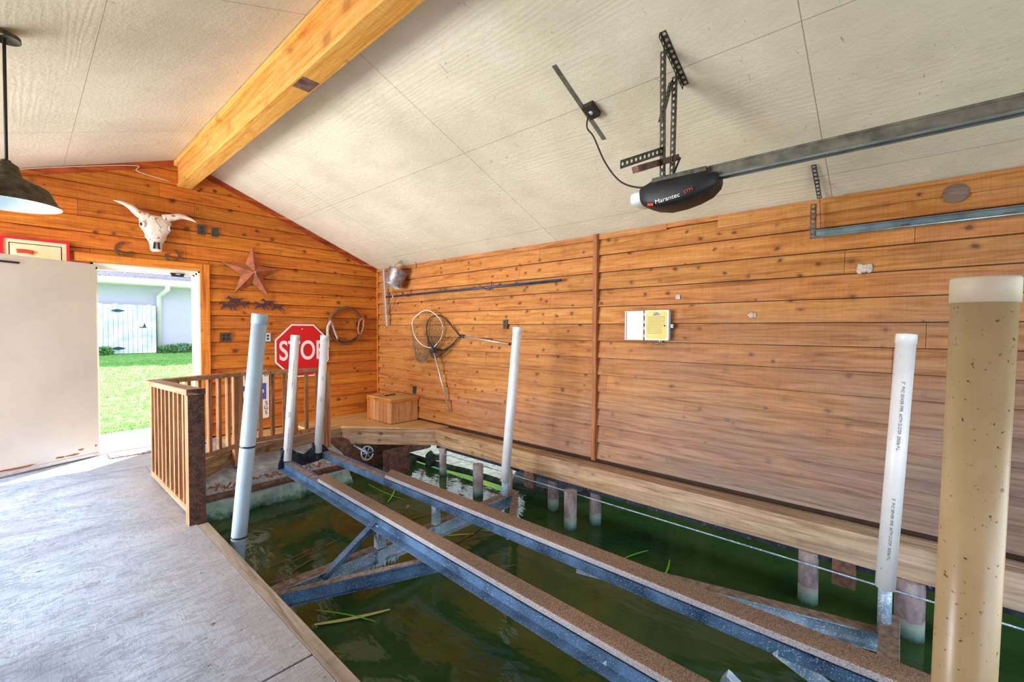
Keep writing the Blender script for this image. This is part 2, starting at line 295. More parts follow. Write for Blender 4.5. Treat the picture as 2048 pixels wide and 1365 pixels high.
# ------------------------------------------------------------------ mesh helpers
OFF = {}
class MB:
    def __init__(s): s.bm = bmesh.new(); s.mi = 0
    def face(s, vs):
        try: fc = s.bm.faces.new(vs); fc.material_index = s.mi; return fc
        except ValueError: return None
    def poly(s, pts): return s.face([s.bm.verts.new(p) for p in pts])
    def hexa(s, p):   # 8 points bottom 4 then top 4
        v = [s.bm.verts.new(q) for q in p]
        for a in ((3, 2, 1, 0), (4, 5, 6, 7), (0, 1, 5, 4), (1, 2, 6, 5), (2, 3, 7, 6), (3, 0, 4, 7)): s.face([v[i] for i in a])
        return s
    def box(s, a, b):
        x0, y0, z0 = a; x1, y1, z1 = b
        return s.hexa([(x0, y0, z0), (x1, y0, z0), (x1, y1, z0), (x0, y1, z0), (x0, y0, z1), (x1, y0, z1), (x1, y1, z1), (x0, y1, z1)])
    def beam(s, p0, p1, w, h, up=(0, 0, 1), off=(0, 0)):   # bar along p0-p1; w across, h along up
        p0, p1 = Vector(p0), Vector(p1); d = (p1 - p0).normalized(); up = Vector(up); side = d.cross(up).normalized(); up = side.cross(d).normalized()
        o = side * off[0] + up * off[1]; q = []
        c = [(-w / 2, -h / 2), (w / 2, -h / 2), (w / 2, h / 2), (-w / 2, h / 2)]
        q = [p0 + o + side * a + up * b for a, b in c] + [p1 + o + side * a + up * b for a, b in c]
        v = [s.bm.verts.new(x) for x in q]
        for a in ((0, 1, 2, 3), (7, 6, 5, 4), (0, 4, 5, 1), (1, 5, 6, 2), (2, 6, 7, 3), (3, 7, 4, 0)): s.face([v[i] for i in a])
        return s
    def tube(s, pts, rad, n=12, caps=True, closed=False):
        pts = [Vector(p) for p in pts]; m = len(pts); rads = rad if isinstance(rad, (list, tuple)) else [rad] * m
        rings = []; prev = None
        for i, p in enumerate(pts):
            if closed: d = pts[(i + 1) % m] - pts[i - 1]
            else: d = pts[min(i + 1, m - 1)] - pts[max(i - 1, 0)]
            d.normalize()
            if prev is None:
                a = Vector((0, 0, 1)) if abs(d.z) < .9 else Vector((1, 0, 0)); e = d.cross(a).normalized()
            else: e = (prev - d * prev.dot(d)).normalized()
            prev = e; g = d.cross(e)
            rings.append([s.bm.verts.new(p + (e * math.cos(t) + g * math.sin(t)) * rads[i]) for t in [2 * math.pi * k / n for k in range(n)]])
        for i in range(m if closed else m - 1):
            a, b = rings[i], rings[(i + 1) % m]
            for k in range(n): 
                fc = s.face([a[k], a[(k + 1) % n], b[(k + 1) % n], b[k]])
                if fc: fc.smooth = True
        if caps and not closed: s.face(rings[0][::-1]); s.face(rings[-1])
        return s
    def lathe(s, prof, c, axis=(0, 0, 1), n=40):
        ax = Vector(axis).normalized(); c = Vector(c); e = ax.orthogonal().normalized(); g = ax.cross(e); rings = []
        for rr, z in prof: rings.append([s.bm.verts.new(c + ax * z + (e * math.cos(t) + g * math.sin(t)) * max(rr, 1e-4)) for t in [2 * math.pi * k / n for k in range(n)]])
        for a, b in zip(rings, rings[1:]):
            for k in range(n):
                fc = s.face([a[k], a[(k + 1) % n], b[(k + 1) % n], b[k]])
                if fc: fc.smooth = True
        return s
    def prism(s, pts, vec):   # polygon extruded by vec
        vec = Vector(vec); a = [s.bm.verts.new(p) for p in pts]; b = [s.bm.verts.new(Vector(p) + vec) for p in pts]; n = len(pts)
        s.face(a[::-1]); s.face(b)
        for i in range(n): s.face([a[i], a[(i + 1) % n], b[(i + 1) % n], b[i]])
        return s
    def perf(s, p0, p1, wv, pitch=.038, hole=.010, slot=1.0):   # perforated strip p0->p1, wv = full width vector
        p0, p1, wv = Vector(p0), Vector(p1), Vector(wv); L = (p1 - p0).length; n = max(2, round(L / pitch)); d = (p1 - p0) / n; dn = d.normalized(); wn = wv.normalized(); w = wv.length
        nm = dn.cross(wn) * .002
        for i in range(n):
            c = p0 + d * (i + .5); out = []; inn = []
            for k in range(8):
                t = math.pi / 4 * k; ct, st = math.cos(t), math.sin(t); m = max(abs(ct), abs(st))
                out.append(c + d * .5 * ct / m + wv * .5 * st / m); inn.append(c + dn * hole * ct * slot + wn * hole * st)
            for sg in (0, 1):
                o = [s.bm.verts.new(q + nm * sg) for q in out]; h = [s.bm.verts.new(q + nm * sg) for q in inn]
                for k in range(8):
                    fcs = [o[k], o[(k + 1) % 8], h[(k + 1) % 8], h[k]]; s.face(fcs if sg else fcs[::-1])
        return s
    def build(s, name, mat, parent=None, loc=None, smooth=False, bev=0, recalc=True):
        bm = s.bm
        if recalc: bmesh.ops.recalc_face_normals(bm, faces=bm.faces)
        off = Vector(OFF[parent]) if parent else Vector(loc if loc else (0, 0, 0))
        me = bpy.data.meshes.new(name)
        bmesh.ops.translate(bm, verts=bm.verts, vec=-off); bm.to_mesh(me); bm.free()
        for m_ in (mat if isinstance(mat, (list, tuple)) else [mat]): me.materials.append(M[m_])
        if smooth:
            for p in me.polygons: p.use_smooth = True
        o = bpy.data.objects.new(name, me); C.objects.link(o)
        if parent: o.parent = parent
        else: o.location = off
        OFF[o] = tuple(off)
        if bev:
            b = o.modifiers.new('bevel', 'BEVEL'); b.width = bev; b.segments = 2; b.limit_method = 'ANGLE'
        return o
def thing(name, label, cat, loc, group=None):
    o = bpy.data.objects.new(name, None); C.objects.link(o); o.location = loc; o.empty_display_size = .05
    OFF[o] = tuple(loc); o['label'] = label; o['category'] = cat
    if group: o['group'] = group
    return o
def tag(o, label, cat, group=None, kind=None):
    if kind != 'structure': o['label'] = label; o['category'] = cat
    else: o['label'] = label
    if group: o['group'] = group
    if kind: o['kind'] = kind
    return o
def struct(o): o['kind'] = 'structure'; return o
def text(name, body, size, origin, xd, yd, mat, parent, ext=.0008, sx=1., align='CENTER', bold=0.):
    cu = bpy.data.curves.new(name, 'FONT'); cu.body = body; cu.size = size; cu.extrude = ext; cu.align_x = align; cu.align_y = 'CENTER'; cu.offset = bold
    t = bpy.data.objects.new('tmp', cu); C.objects.link(t); dg = bpy.context.evaluated_depsgraph_get(); dg.update()
    me = bpy.data.meshes.new_from_object(t.evaluated_get(dg)); bpy.data.objects.remove(t)
    xd, yd = Vector(xd).normalized() * sx, Vector(yd).normalized(); zd = xd.normalized().cross(yd)
    m = Matrix(((xd.x, yd.x, zd.x, origin[0]), (xd.y, yd.y, zd.y, origin[1]), (xd.z, yd.z, zd.z, origin[2]), (0, 0, 0, 1)))
    me.transform(Matrix.Translation(-Vector(OFF[parent])) @ m); me.materials.clear(); me.materials.append(M[mat])
    o = bpy.data.objects.new(name, me); C.objects.link(o); o.parent = parent; OFF[o] = OFF[parent]; return o
def arc(c, e, g, r1, r2, a0, a1, n):
    c, e, g = Vector(c), Vector(e), Vector(g)
    return [c + e * r1 * math.cos(R(a0 + (a1 - a0) * i / n)) + g * r2 * math.sin(R(a0 + (a1 - a0) * i / n)) for i in range(n + 1)]
def smooth_path(pts, n=8):
    pts = [Vector(p) for p in pts]; out = []
    P = [pts[0] * 2 - pts[1]] + pts + [pts[-1] * 2 - pts[-2]]
    for i in range(1, len(P) - 2):
        for k in range(n):
            t = k / n; a, b, c, d = P[i - 1], P[i], P[i + 1], P[i + 2]
            out.append(.5 * ((2 * b) + (c - a) * t + (2 * a - 5 * b + 4 * c - d) * t * t + (3 * b - a - 3 * c + d) * t ** 3))
    out.append(pts[-1]); return out
# ================================================================== SETTING
D, XR, XL, YF = 6.5, 3.95, -1.29, -2.6
RX, RZ = 1.33, 3.40
def zc(x): return 2.354 + .40 * (XR - x) if x > RX else RZ - .353 * (RX - x)
def clip(poly, a, b, c):      # keep a*x+b*z <= c
    out = []
    for i in range(len(poly)):
        p, q = poly[i], poly[(i + 1) % len(poly)]; fp, fq = a * p[0] + b * p[1] - c, a * q[0] + b * q[1] - c
        if fp <= 0: out.append(p)
        if (fp < 0 < fq) or (fq < 0 < fp): t = fp / (fp - fq); out.append((p[0] + (q[0] - p[0]) * t, p[1] + (q[1] - p[1]) * t))
    return out
def siding(mb, to3, n, s0, s1, z0, z1, expo, holes=(), gable=False, seed=1, phase=0, joints=None):
    rnd = random.Random(seed); n = Vector(n); z = z0 + phase
    while z < z1:
        zb, zt = z, z + expo
        cuts = [s0]; p = s0 + rnd.uniform(.8, 3)
        while p < s1 - .4: cuts.append(p); p += rnd.uniform(3.0, 5.5)
        cuts.append(s1)
        for a, b in zip(cuts, cuts[1:]):
            segs = [(a, b)]; extra = []
            for (h0, h1, hz) in holes:
                if zb < hz - .02:
                    ns = []
                    for q in segs:
                        if q[1] <= h0 or q[0] >= h1: ns.append(q)
                        else:
                            if q[0] < h0: ns.append((q[0], h0))
                            if q[1] > h1: ns.append((h1, q[1]))
                    segs = ns
                    if zt > hz + .01: extra.append((max(a, h0), min(b, h1), hz))
            for (q0, q1, z_b) in [(q0_, q1_, zb) for q0_, q1_ in segs] + extra:
                if q1 - q0 < .01: continue
                poly = [(q0 + .0012, z_b + .006), (q1 - .0012, z_b + .006), (q1 - .0012, min(zt, z1)), (q0 + .0012, min(zt, z1))]
                if gable:
                    poly = clip(poly, .40, 1, 2.354 + .40 * XR); poly = clip(poly, -.353, 1, RZ - .353 * RX)
                if len(poly) < 3: continue
                jit = rnd.uniform(-.0015, .0015)
                fr = [Vector(to3(s, zz)) + n * (.005 + jit + .029 * (zt - zz) / expo) for s, zz in poly]
                bk = [Vector(to3(s, zz)) - n * .004 for s, zz in poly]
                a_ = [mb.bm.verts.new(v) for v in fr]; b_ = [mb.bm.verts.new(v) for v in bk]; mb.face(a_)
                for i in range(len(poly)): mb.face([a_[i], b_[i], b_[(i + 1) % len(poly)], a_[(i + 1) % len(poly)]])
        z += expo
DX0, DX1, DZ = .50, 1.48, 2.08
mb = MB(); siding(mb, lambda s, z: (s, D, z), (0, -1, 0), XL, XR, 0, 3.4, .170, [(DX0, DX1 + .09, DZ + .09)], True, 3, .012)
o = mb.build('wall_back', 'cedar_back'); struct(o)
mb = MB()   # solid wall behind the boards
mb.box((XL, D + .004, -.1), (DX0, D + .12, 2.3)).box((DX1, D + .004, -.1), (XR + .1, D + .12, 2.3))
mb.prism([(XL, D + .004, DZ + .01), (XR, D + .004, DZ + .01), (XR, D + .004, zc(XR)), (RX, D + .004, RZ), (XL, D + .004, zc(XL))], (0, .116, 0))
o = mb.build('wall_back_core', 'dark_brown'); o.name = 'wall_rear'; struct(o)
mb = MB(); siding(mb, lambda s, z: (XR, s, z), (-1, 0, 0), YF, D - .02, .055, 2.354, .1735, (), False, 11)
struct(mb.build('wall_right', 'cedar_right'))
mb = MB(); mb.box((XR + .004, YF, -.04), (XR + .12, D + .12, 2.36)); struct(mb.build('wall_right_outer', 'dark_brown'))
mb = MB()
for y0, y1, z0, z1 in ((YF, 2.6, -.2, 3), (6.0, D, -.2, 3), (2.6, 6.0, -.2, -.02), (2.6, 6.0, 2.3, 2.5), (4.2, 4.3, -.02, 2.3)): mb.box((XL - .1, y0, z0), (XL, y1, min(z1, zc(XL))))  # openings made up in the unseen wall to let the left lamp in
struct(mb.build('wall_left', 'cedar_back'))
mb = MB(); mb.prism([(XL, YF, 2.15), (XR, YF, 2.15), (XR, YF, zc(XR)), (RX, YF, RZ), (XL, YF, zc(XL))], (0, -.1, 0)); struct(mb.build('wall_front', 'cedar_back'))
mb = MB()
mb.prism([(RX, YF - .1, RZ), (XR + .12, YF - .1, zc(XR + .12)), (XR + .12, YF - .1, zc(XR + .12) + .12), (RX, YF - .1, RZ + .12)], (0, D - YF + .22, 0))
mb.prism([(XL - .12, YF - .1, zc(XL - .12)), (RX, YF - .1, RZ), (RX, YF - .1, RZ + .12), (XL - .12, YF - .1, zc(XL - .12) + .12)], (0, D - YF + .22, 0))
struct(mb.build('ceiling', 'ceiling'))
# rake trim along the gable, corner trim, wall batten
mb = MB()
for (xa, xb) in ((RX + .07, XR - .01), (XL, RX - .07)):
    a, b = Vector((xa, D - .028, zc(xa) - .004)), Vector((xb, D - .028, zc(xb) - .004))
    for h0, h1, y in ((0, .062, D - .030), (.062, .070, D - .036)):
        mb.prism([(a.x, y, a.z - h0), (b.x, y, b.z - h0), (b.x, y, b.z - h1), (a.x, y, a.z - h1)], (0, .03, 0))
struct(mb.build('trim_1', 'cedar_trim'))
mb = MB(); mb.box((XR - .045, D - .045, .0), (XR - .022, D - .022, 2.36)); struct(mb.build('trim_2', 'casing'))
mb = MB(); mb.box((XR - .062, 2.325, .045), (XR, 2.37, 2.354)); struct(mb.build('trim_3', 'batten'))
mb = MB(); mb.box((XR - .034, 1.62, 2.30), (XR - .02, 6.2, 2.352)); mb.box((XR - .034, YF, 2.245), (XR - .02, 1.18, 2.352)); struct(mb.build('trim_4', 'cedar_right'))
# ridge beam
mb = MB(); mb.box((1.27, YF, 3.10), (1.385, D - .03, 3.42)); mb.box((1.262, YF, 3.065), (1.40, D - .26 + .23, 3.10)); mb.box((1.232, YF, 3.30), (1.27, D - .03, 3.36))
o = mb.build('ridge_beam', 'beam', loc=(1.33, 2, 3.065)); tag(o, 'long honey-coloured ridge beam under the ceiling peak with dark knots', 'beam')
mb = MB(); mb.box((1.275, 3.02, 3.0635), (1.39, 3.19, 3.0655)); p = mb.build('stain_patch', 'rust', o)
# floor
def zrot(): pass
def slab(mb, pts, z, th=.03): mb.prism([(x, y, z - th) for x, y in pts], (0, 0, th))
mb = MB(); g = .013
slab(mb, [(XL, YF), (.80, YF), (.80, 1.835), (XL, 1.835)], 0)
slab(mb, [(XL, 1.835 + g), (.80, 1.835 + g), (.80, 4.38), (XL, 4.38)], 0)
slab(mb, [(XL, 4.38 + g * .3), (.80, 4.38 + g * .3), (.80, 5.60), (XL, 5.60)], 0)
slab(mb, [(.803, 5.05), (.86, 5.05), (1.32, 5.53), (1.40, 5.60), (.803, 5.60)], 0)
slab(mb, [(XL, 5.60 + g), (1.40, 5.60 + g), (1.60, 5.75), (1.60, 6.5), (XL, 6.5)], 0)
struct(mb.build('floor', 'deck'))
mb = MB(); mb.box((XL, YF, -.20), (.80, 5.2, -.034)); mb.box((XL, 5.2, -.20), (1.0, 6.5, -.034)); struct(mb.build('floor_joists', 'dark_brown'))
mb = MB(); slab(mb, [(1.603, 5.75), (2.11, 5.83), (2.55, 5.83), (2.55, 6.5), (1.603, 6.5)], .0); slab(mb, [(2.553, 5.83), (2.95, 5.83), (3.70, 4.70), (3.95, 4.70), (3.95, 6.5), (2.553, 6.5)], .028, .058)
struct(mb.build('floor_corner_platform', 'platform'))
mb = MB(); mb.box((.803, YF, -.045), (.862, 3.66, .002)); mb.box((.82, YF, -.26), (.858, 5.05, -.046)); struct(mb.build('trim_5', 'deck_edge'))
# fascia round the slip
mb = MB()
fl_ = [(.86, 5.02, 0), (1.31, 5.50, 0), (1.60, 5.72, 0), (2.11, 5.80, 0), (2.95, 5.80, .0), (3.70, 4.70, .033)]
for a, b in zip(fl_, fl_[1:]):
    mb.mi = 1 if a[0] < 1.5 else (2 if a[0] > 2.9 else 0)
    for h, th, dz in ((.055, .045, .0), (.165, .035, -.057)):
        p0, p1 = Vector(a), Vector(b); z = -h / 2 + dz - .002
        mb.beam(p0 + Vector((0, 0, z)), p1 + Vector((0, 0, z)), th, h, off=(th / 2 - .04, 0))
struct(mb.build('trim_6', ['fascia_x', 'fascia_a', 'fascia_b']))
mb = MB(); mb.box((3.70, YF, -.022), (3.86, 4.70, .032)); mb.box((3.705, YF, -.185), (3.745, 4.70, -.024)); mb.box((3.87, YF, -.05), (3.948, 4.7, .014)); struct(mb.build('trim_7', 'fascia'))
mb = MB(); mb.box((3.72, YF, -.225), (3.80, 4.68, -.187)); struct(mb.build('trim_8', 'dark_steel'))
# seawall at the head of the slip
mb = MB(); prof = [(5.95, -.10), (5.62, -.19), (5.42, -.225), (5.37, -.25), (5.345, -.285), (5.315, -.30), (5.29, -.335), (5.28, -.39), (5.21, -.40), (5.18, -.44), (5.165, -.50), (5.15, -.56), (5.14, -.9)]
nx = 90; rows = []
for i in range(nx + 1):
    x = .80 + (2.75 - .80) * i / nx; row = []
    for j, (y, z) in enumerate(prof):
        k = min(1, j / 4) * (1.6 if j > 8 else .5); row.append(mb.bm.verts.new((x, y + (random.uniform(-.012, .012) + .02 * math.sin(x * 9 + j) * (j > 8)) * k, z + random.uniform(-.006, .006) * k)))
    rows.append(row)
for a, b in zip(rows, rows[1:]):
    for j in range(len(prof) - 1): mb.face([a[j], a[j + 1], b[j + 1], b[j]])
o = mb.build('seawall', 'seawall', smooth=True); tag(o, 'algae-stained concrete seawall under the platform at the head of the slip', 'seawall', kind='structure')
o = MB().tube([(.87, 5.245, -.362), (2.9, 5.245, -.358)], .034, 14).build('rusty_pipe', 'rust', loc=(1.9, 5.245, -.4)); tag(o, 'rusty steel pipe lying along the concrete seawall', 'pipe')
# dark bank, rocks and gear in the corner under the platform
mb = MB(); mb.hexa([(2.7, 5.4, -1), (4.3, 5.4, -1), (4.3, 6.4, -1), (2.7, 6.4, -1), (2.7, 5.75, -.12), (4.3, 5.6, -.3), (4.3, 6.4, -.1), (2.7, 6.4, -.08)]); struct(mb.build('ground_corner', 'rust'))
def rock(c, s, seed):
    rnd = random.Random(seed); bm = bmesh.new(); bmesh.ops.create_icosphere(bm, subdivisions=3, radius=1)
    for v in bm.verts:
        n_ = .75 + .35 * math.sin(v.co.x * 3 + seed) * math.cos(v.co.y * 4 + seed * 2) + rnd.uniform(-.05, .05)
        v.co = Vector((v.co.x * s[0], v.co.y * s[1], v.co.z * s[2])) * n_ + Vector(c)
    m = MB(); m.bm.free(); m.bm = bm; return m
for i, (c, s, lab) in enumerate([((3.62, 5.25, -.53), (.15, .14, .12), 'mossy dark rock under the corner platform, behind the first piling'), ((3.93, 5.02, -.50), (.15, .15, .14), 'mossy dark rock against the right wall under the corner platform'), ((3.74, 5.45, -.34), (.14, .10, .10), 'mossy rock on top of the rock heap under the platform corner')]):
    o = rock(c, s, i + 2).build('rock', 'rock_dark', loc=(c[0], c[1], c[2] - s[2]), smooth=True); tag(o, lab, 'rock', 'rocks under the corner platform')
o = MB().box((3.10, 4.98, -.60), (3.50, 5.0, -.20)).build('steel_plate', 'rust', loc=(3.3, 4.99, -.6)); tag(o, 'square rusty steel plate hanging under the corner platform into the water', 'plate')
t = thing('valve_wheel', 'small round handwheel under the platform left of the rusty steel plate', 'wheel', (3.02, 5.25, -.3))
MB().tube(arc((3.02, 5.25, -.26), (1, 0, 0), (0, .2, 1), .085, .085, 0, 345, 24), .010, 8).build('rim', 'galv', t)
mb = MB()
for a in (0, 60, 120): mb.tube([Vector((3.02, 5.25, -.26)) + Vector((math.cos(R(a)), .2 * math.sin(R(a)), math.sin(R(a)))) * k for k in (-.08, .08)], .006, 6)
mb.tube([(3.02, 5.25, -.26), (3.02, 5.6, -.22)], .012, 8); mb.build('spoke', 'galv', t)
# water
mb = MB(); mb.poly([(-1.5, -40, -.56), (45, -40, -.56), (45, 5.7, -.56), (-1.5, 5.7, -.56)]); o = mb.build('water', 'water'); tag(o, 'dark green still water filling the boat slip', 'water', kind='stuff')
# door frame, leaf
mb = MB(); mb.box((DX1 - .005, D - .046, 0), (DX1 + .09, D + .0, DZ + .09)); struct(mb.build('trim_9', 'casing'))
mb = MB(); mb.box((DX0 - .12, D - .047, DZ), (DX1 - .006, D + .0, DZ + .09)); mb.box((DX0 - .12, D - .025, DZ + .1), (DX0 - .115, D, DZ + .1)); struct(mb.build('trim_10', 'casing_x'))
mb = MB()
for i, (w, y0, y1) in enumerate(((.022, D - .026, D + .02), (.042, D + .02, D + .05), (.060, D + .05, D + .13))):
    mb.box((DX1 - w, y0, 0), (DX1 - .004, y1, DZ)); mb.box((DX0 + .0, y0, DZ - w), (DX1 - .004, y1, DZ - .0005)); mb.box((DX0, y0, 0), (DX0 + w, y1, DZ))
struct(mb.build('door_1', 'cream')); 
mb = MB(); mb.box((DX0, D - .06, 0), (DX1, D + .13, .022)); struct(mb.build('trim_11', 'alu'))
t = thing('door_leaf', 'off-white flush door swung open against the wall, rusting along its bottom edge', 'door', (.52, 6.44, 0))
hx, hy = .53, 6.45; ex, ey = -.385, 6.03; dv = Vector((ex - hx, ey - hy, 0)).normalized(); nv = Vector((-dv.y, dv.x, 0))
def dl(a, b, z): v = Vector((hx, hy, z)) + dv * a + nv * b; return (v.x, v.y, v.z)
W_ = 1.0
def dbox(mb, a0, a1, b0, b1, z0, z1): return mb.hexa([dl(a0, b0, z0), dl(a1, b0, z0), dl(a1, b1, z0), dl(a0, b1, z0), dl(a0, b0, z1), dl(a1, b0, z1), dl(a1, b1, z1), dl(a0, b1, z1)])
dbox(MB(), 0, W_, -.02, .02, .045, 2.055).build('door_panel', 'white_door', t, bev=.002); dp_o = bpy.data.objects['door_panel']
dbox(MB(), 0, W_, -.012, .024, .012, .044).build('door_sweep', 'alu', t)
dbox(MB(), .60, .735, .021, .034, 1.975, 1.992).build('closer_bracket', 'black', dp_o)
for a, w, z in ((.33, .05, .075), (.23, .06, .072), (.16, .03, .11), (.74, .10, .065), (.62, .12, .06), (.03, .015, .12)):
    pts = []
    for k in range(14): an = 2 * math.pi * k / 14; rr = random.uniform(.6, 1.1); pts.append(Vector(dl(a + w * rr * math.cos(an), .0212, z + .011 * rr * math.sin(an))))
    mb = MB(); mb.poly(pts); mb.build('rust_stain', 'star_rust', dp_o)
t = thing('door_closer_catch', 'small black door-holder bracket on the head of the door frame', 'bracket', (1.26, 6.5, 2.0))
MB().hexa([(1.20, 6.47, 1.995), (1.31, 6.47, 1.995), (1.31, 6.51, 1.995), (1.20, 6.51, 1.995), (1.185, 6.47, 2.036), (1.325, 6.47, 2.036), (1.325, 6.51, 2.036), (1.185, 6.51, 2.036)]).build('plate', 'black', t)
MB().box((1.235, 6.462, 2.015), (1.275, 6.47, 2.028)).build('latch', 'alu', t)
o = MB().box((.60, 6.18, .003), (1.50, 6.42, .014)).build('door_mat', 'mat_rubber', loc=(1.05, 6.3, .003)); tag(o, 'thin worn pinkish mat lying just inside the open door', 'mat')
# ================================================================== OUTSIDE
mb = MB(); mb.hexa([(-6, 6.63, -.5), (3.6, 6.63, -.5), (3.6, 8.35, -.5), (-6, 8.2, -.5), (-6, 6.63, -.03), (3.6, 6.63, -.03), (3.6, 8.35, -.1), (-6, 8.2, -.1)]); o = mb.build('patio', 'patio'); tag(o, 'sunlit concrete patio outside the door', 'patio', kind='structure')
mb = MB(); nx, ny = 60, 60; rows = []
def gz(y): t_ = min(1, max(0, (y - 8.2) / 11)); return -.12 + .60 * t_
for i in range(nx + 1):
    rows.append([mb.bm.verts.new((-20 + 50 * i / nx, 7.6 + 13 * j / ny, gz(7.6 + 13 * j / ny) + random.uniform(-.01, .01))) for j in range(ny + 1)])
for a, b in zip(rows, rows[1:]):
    for j in range(ny): mb.face([a[j], b[j], b[j + 1], a[j + 1]])
o = mb.build('lawn', 'grass', smooth=True); tag(o, 'green lawn rising from the patio to the house', 'lawn', kind='structure')
mb = MB(); rnd = random.Random(5)
for i in range(9000):
    y = 8.15 + 9 * rnd.random() ** 1.8; x = y * rnd.uniform(.075, .235); h = rnd.uniform(.02, .055); a = rnd.uniform(0, 6.28); w = .004 + .0006 * (y - 8); z = gz(y) - .01
    if y < 8.36: z += .02
    l = Vector((rnd.uniform(-.03, .03), rnd.uniform(-.03, .03), 0))
    mb.poly([(x - w * math.cos(a), y - w * math.sin(a), z), (x + w * math.cos(a), y + w * math.sin(a), z), (x + l.x, y + l.y, z + h)])
o = mb.build('lawn_grass_blades', 'leaf', recalc=False); tag(o, 'short sunlit grass blades growing on the lawn outside the door', 'grass', kind='stuff')
t = thing('neighbour_house', 'pale stuccoed house with a grey shingle roof seen through the doorway', 'house', (4, 20, .4)); t.name = 'house'
hz = .3
MB().box((-3, 20, hz), (14, 26, 3.0)).build('wall', 'stucco', t)
MB().hexa([(1.2, 19.35, 2.98), (15, 19.35, 2.82), (15, 26, 5.0), (1.6, 26, 5.3), (1.2, 19.35, 3.1), (15, 19.35, 2.94), (15, 26, 5.15), (1.6, 26, 5.45)]).build('roof', 'shingle', t)
mb = MB()
for k in range(10):
    y = 19.5 + k * .42; z = 3.135 + k * .42 * .352
    mb.box((1.3, y, z - .05), (14.5, y + .03, z + .012))
mb.build('shingle_course', 'shingle', t)
MB().box((1.2, 19.25, 2.86), (15, 19.36, 3.05)).build('gutter', 'white_paint', t)
MB().box((1.4, 19.36, 2.84), (15, 20, 2.88)).build('soffit', 'cream', t)
MB().hexa([(-3, 19.3, 2.62), (1.2, 19.3, 3.0), (1.2, 20.2, 3.0), (-3, 20.2, 2.62), (-3, 19.3, 2.80), (1.2, 19.3, 3.16), (1.2, 20.2, 3.16), (-3, 20.2, 2.8)]).build('bargeboard', 'white_paint', t)
MB().tube([(3.45, 19.3, 2.9), (3.45, 19.35, 2.72), (3.38, 19.75, 2.6), (3.30, 19.88, 2.5), (3.29, 19.9, .55)], .075, 10).build('downspout', 'white_paint', t)
t = thing('gate', 'whitewashed vertical board gate with black strap hinges against the house', 'gate', (2.4, 19.7, .45))
rnd = random.Random(8); x = 1.30
i = 0
while x < 3.16:
    w = .125; MB().box((x, 19.68, .50), (x + w - .008, 19.70, 2.17 + rnd.uniform(-.02, .02))).build('board', 'white_gate', t); x += w
for z in (1.95, .68):
    mb = MB(); mb.prism([(1.98, 19.675, z), (2.12, 19.675, z + .05), (2.2, 19.675, z + .05), (2.36, 19.675, z), (2.2, 19.675, z - .05), (2.12, 19.675, z - .05)], (0, -.01, 0)); mb.build('strap_hinge', 'blue_pole', t)
mb = MB(); mb.box((2.72, 19.66, 1.38), (2.9, 19.675, 1.41)); mb.prism([(2.80, 19.675, 1.38), (2.90, 19.675, 1.38), (2.86, 19.675, 1.55)], (0, -.01, 0)); mb.build('latch', 'blue_pole', t)
def foliage(mb, c, s, n, lw, seed):
    rnd = random.Random(seed)
    for i in range(n):
        d = Vector((rnd.gauss(0, 1), rnd.gauss(0, 1), rnd.gauss(0, 1))).normalized() * rnd.uniform(.6, 1)
        p = Vector(c) + Vector((d.x * s[0], d.y * s[1], d.z * s[2])); a = Vector((rnd.uniform(-1, 1), rnd.uniform(-1, 1), rnd.uniform(-1, 1))).normalized() * lw; b = a.orthogonal().normalized() * lw * .5
        mb.poly([p - a, p + b, p + a, p - b])
mb = MB(); foliage(mb, (3.9, 19.7, .62), (.75, .2, .2), 700, .05, 1)
o = mb.build('low_shrub', 'leaf', loc=(3.9, 19.7, .45), recalc=False); tag(o, 'low green shrub at the foot of the house wall right of the downspout', 'shrub')
mb = MB(); foliage(mb, (1.78, 19.4, .60), (.25, .2, .16), 400, .05, 2)
o = mb.build('low_shrub', 'leaf', loc=(1.78, 19.4, .45), recalc=False); tag(o, 'small green shrub in front of the whitewashed gate', 'shrub')
t = thing('tree', 'leafy tree behind the house roof at the top left of the doorway', 'tree', (1.0, 27, .4))
mb = MB(); foliage(mb, (1.6, 27, 4.6), (2.2, 1.5, 1.3), 2500, .16, 3); mb.build('crown', 'leaf', t, recalc=False)
MB().tube([(1.2, 27, .3), (1.3, 27, 2.5), (1.5, 27, 4)], [.2, .16, .1], 10).build('trunk', 'bank', t)
# far bank beyond the right wall, open water towards the lake
mb = MB(); rows = []
for i in range(61):
    y = -22 + i * .55; rows.append([mb.bm.verts.new((8.0 + .5 * math.sin(y * 1.3) + random.uniform(-.1, .1) + j * .35, y, -.75 + j * .22 + random.uniform(-.05, .05))) for j in range(8)])
for a, b in zip(rows, rows[1:]):
    for j in range(7): mb.face([a[j], a[j + 1], b[j + 1], b[j]])
o = mb.build('bank', 'bank', smooth=True); tag(o, 'dry sandy bank across the water beyond the right wall', 'bank', kind='structure')
t = thing('tree', 'large out-of-view tree added right of the house to shade the far lawn', 'tree', (9.0, 19.6, .4))
mb = MB(); foliage(mb, (7.4, 22.0, 8.6), (3.4, 2.8, 1.8), 9000, .30, 13); mb.build('crown', 'leaf', t, recalc=False)  # out-of-view crown, placed to shade the far lawn
MB().tube([(9.0, 19.6, .3), (8.9, 19.7, 3), (7.8, 21.2, 7.6)], [.3, .24, .16], 10).build('trunk', 'bank', t)
mb = MB(); rnd = random.Random(21)  # reeds added to keep sky reflections and sun off the water
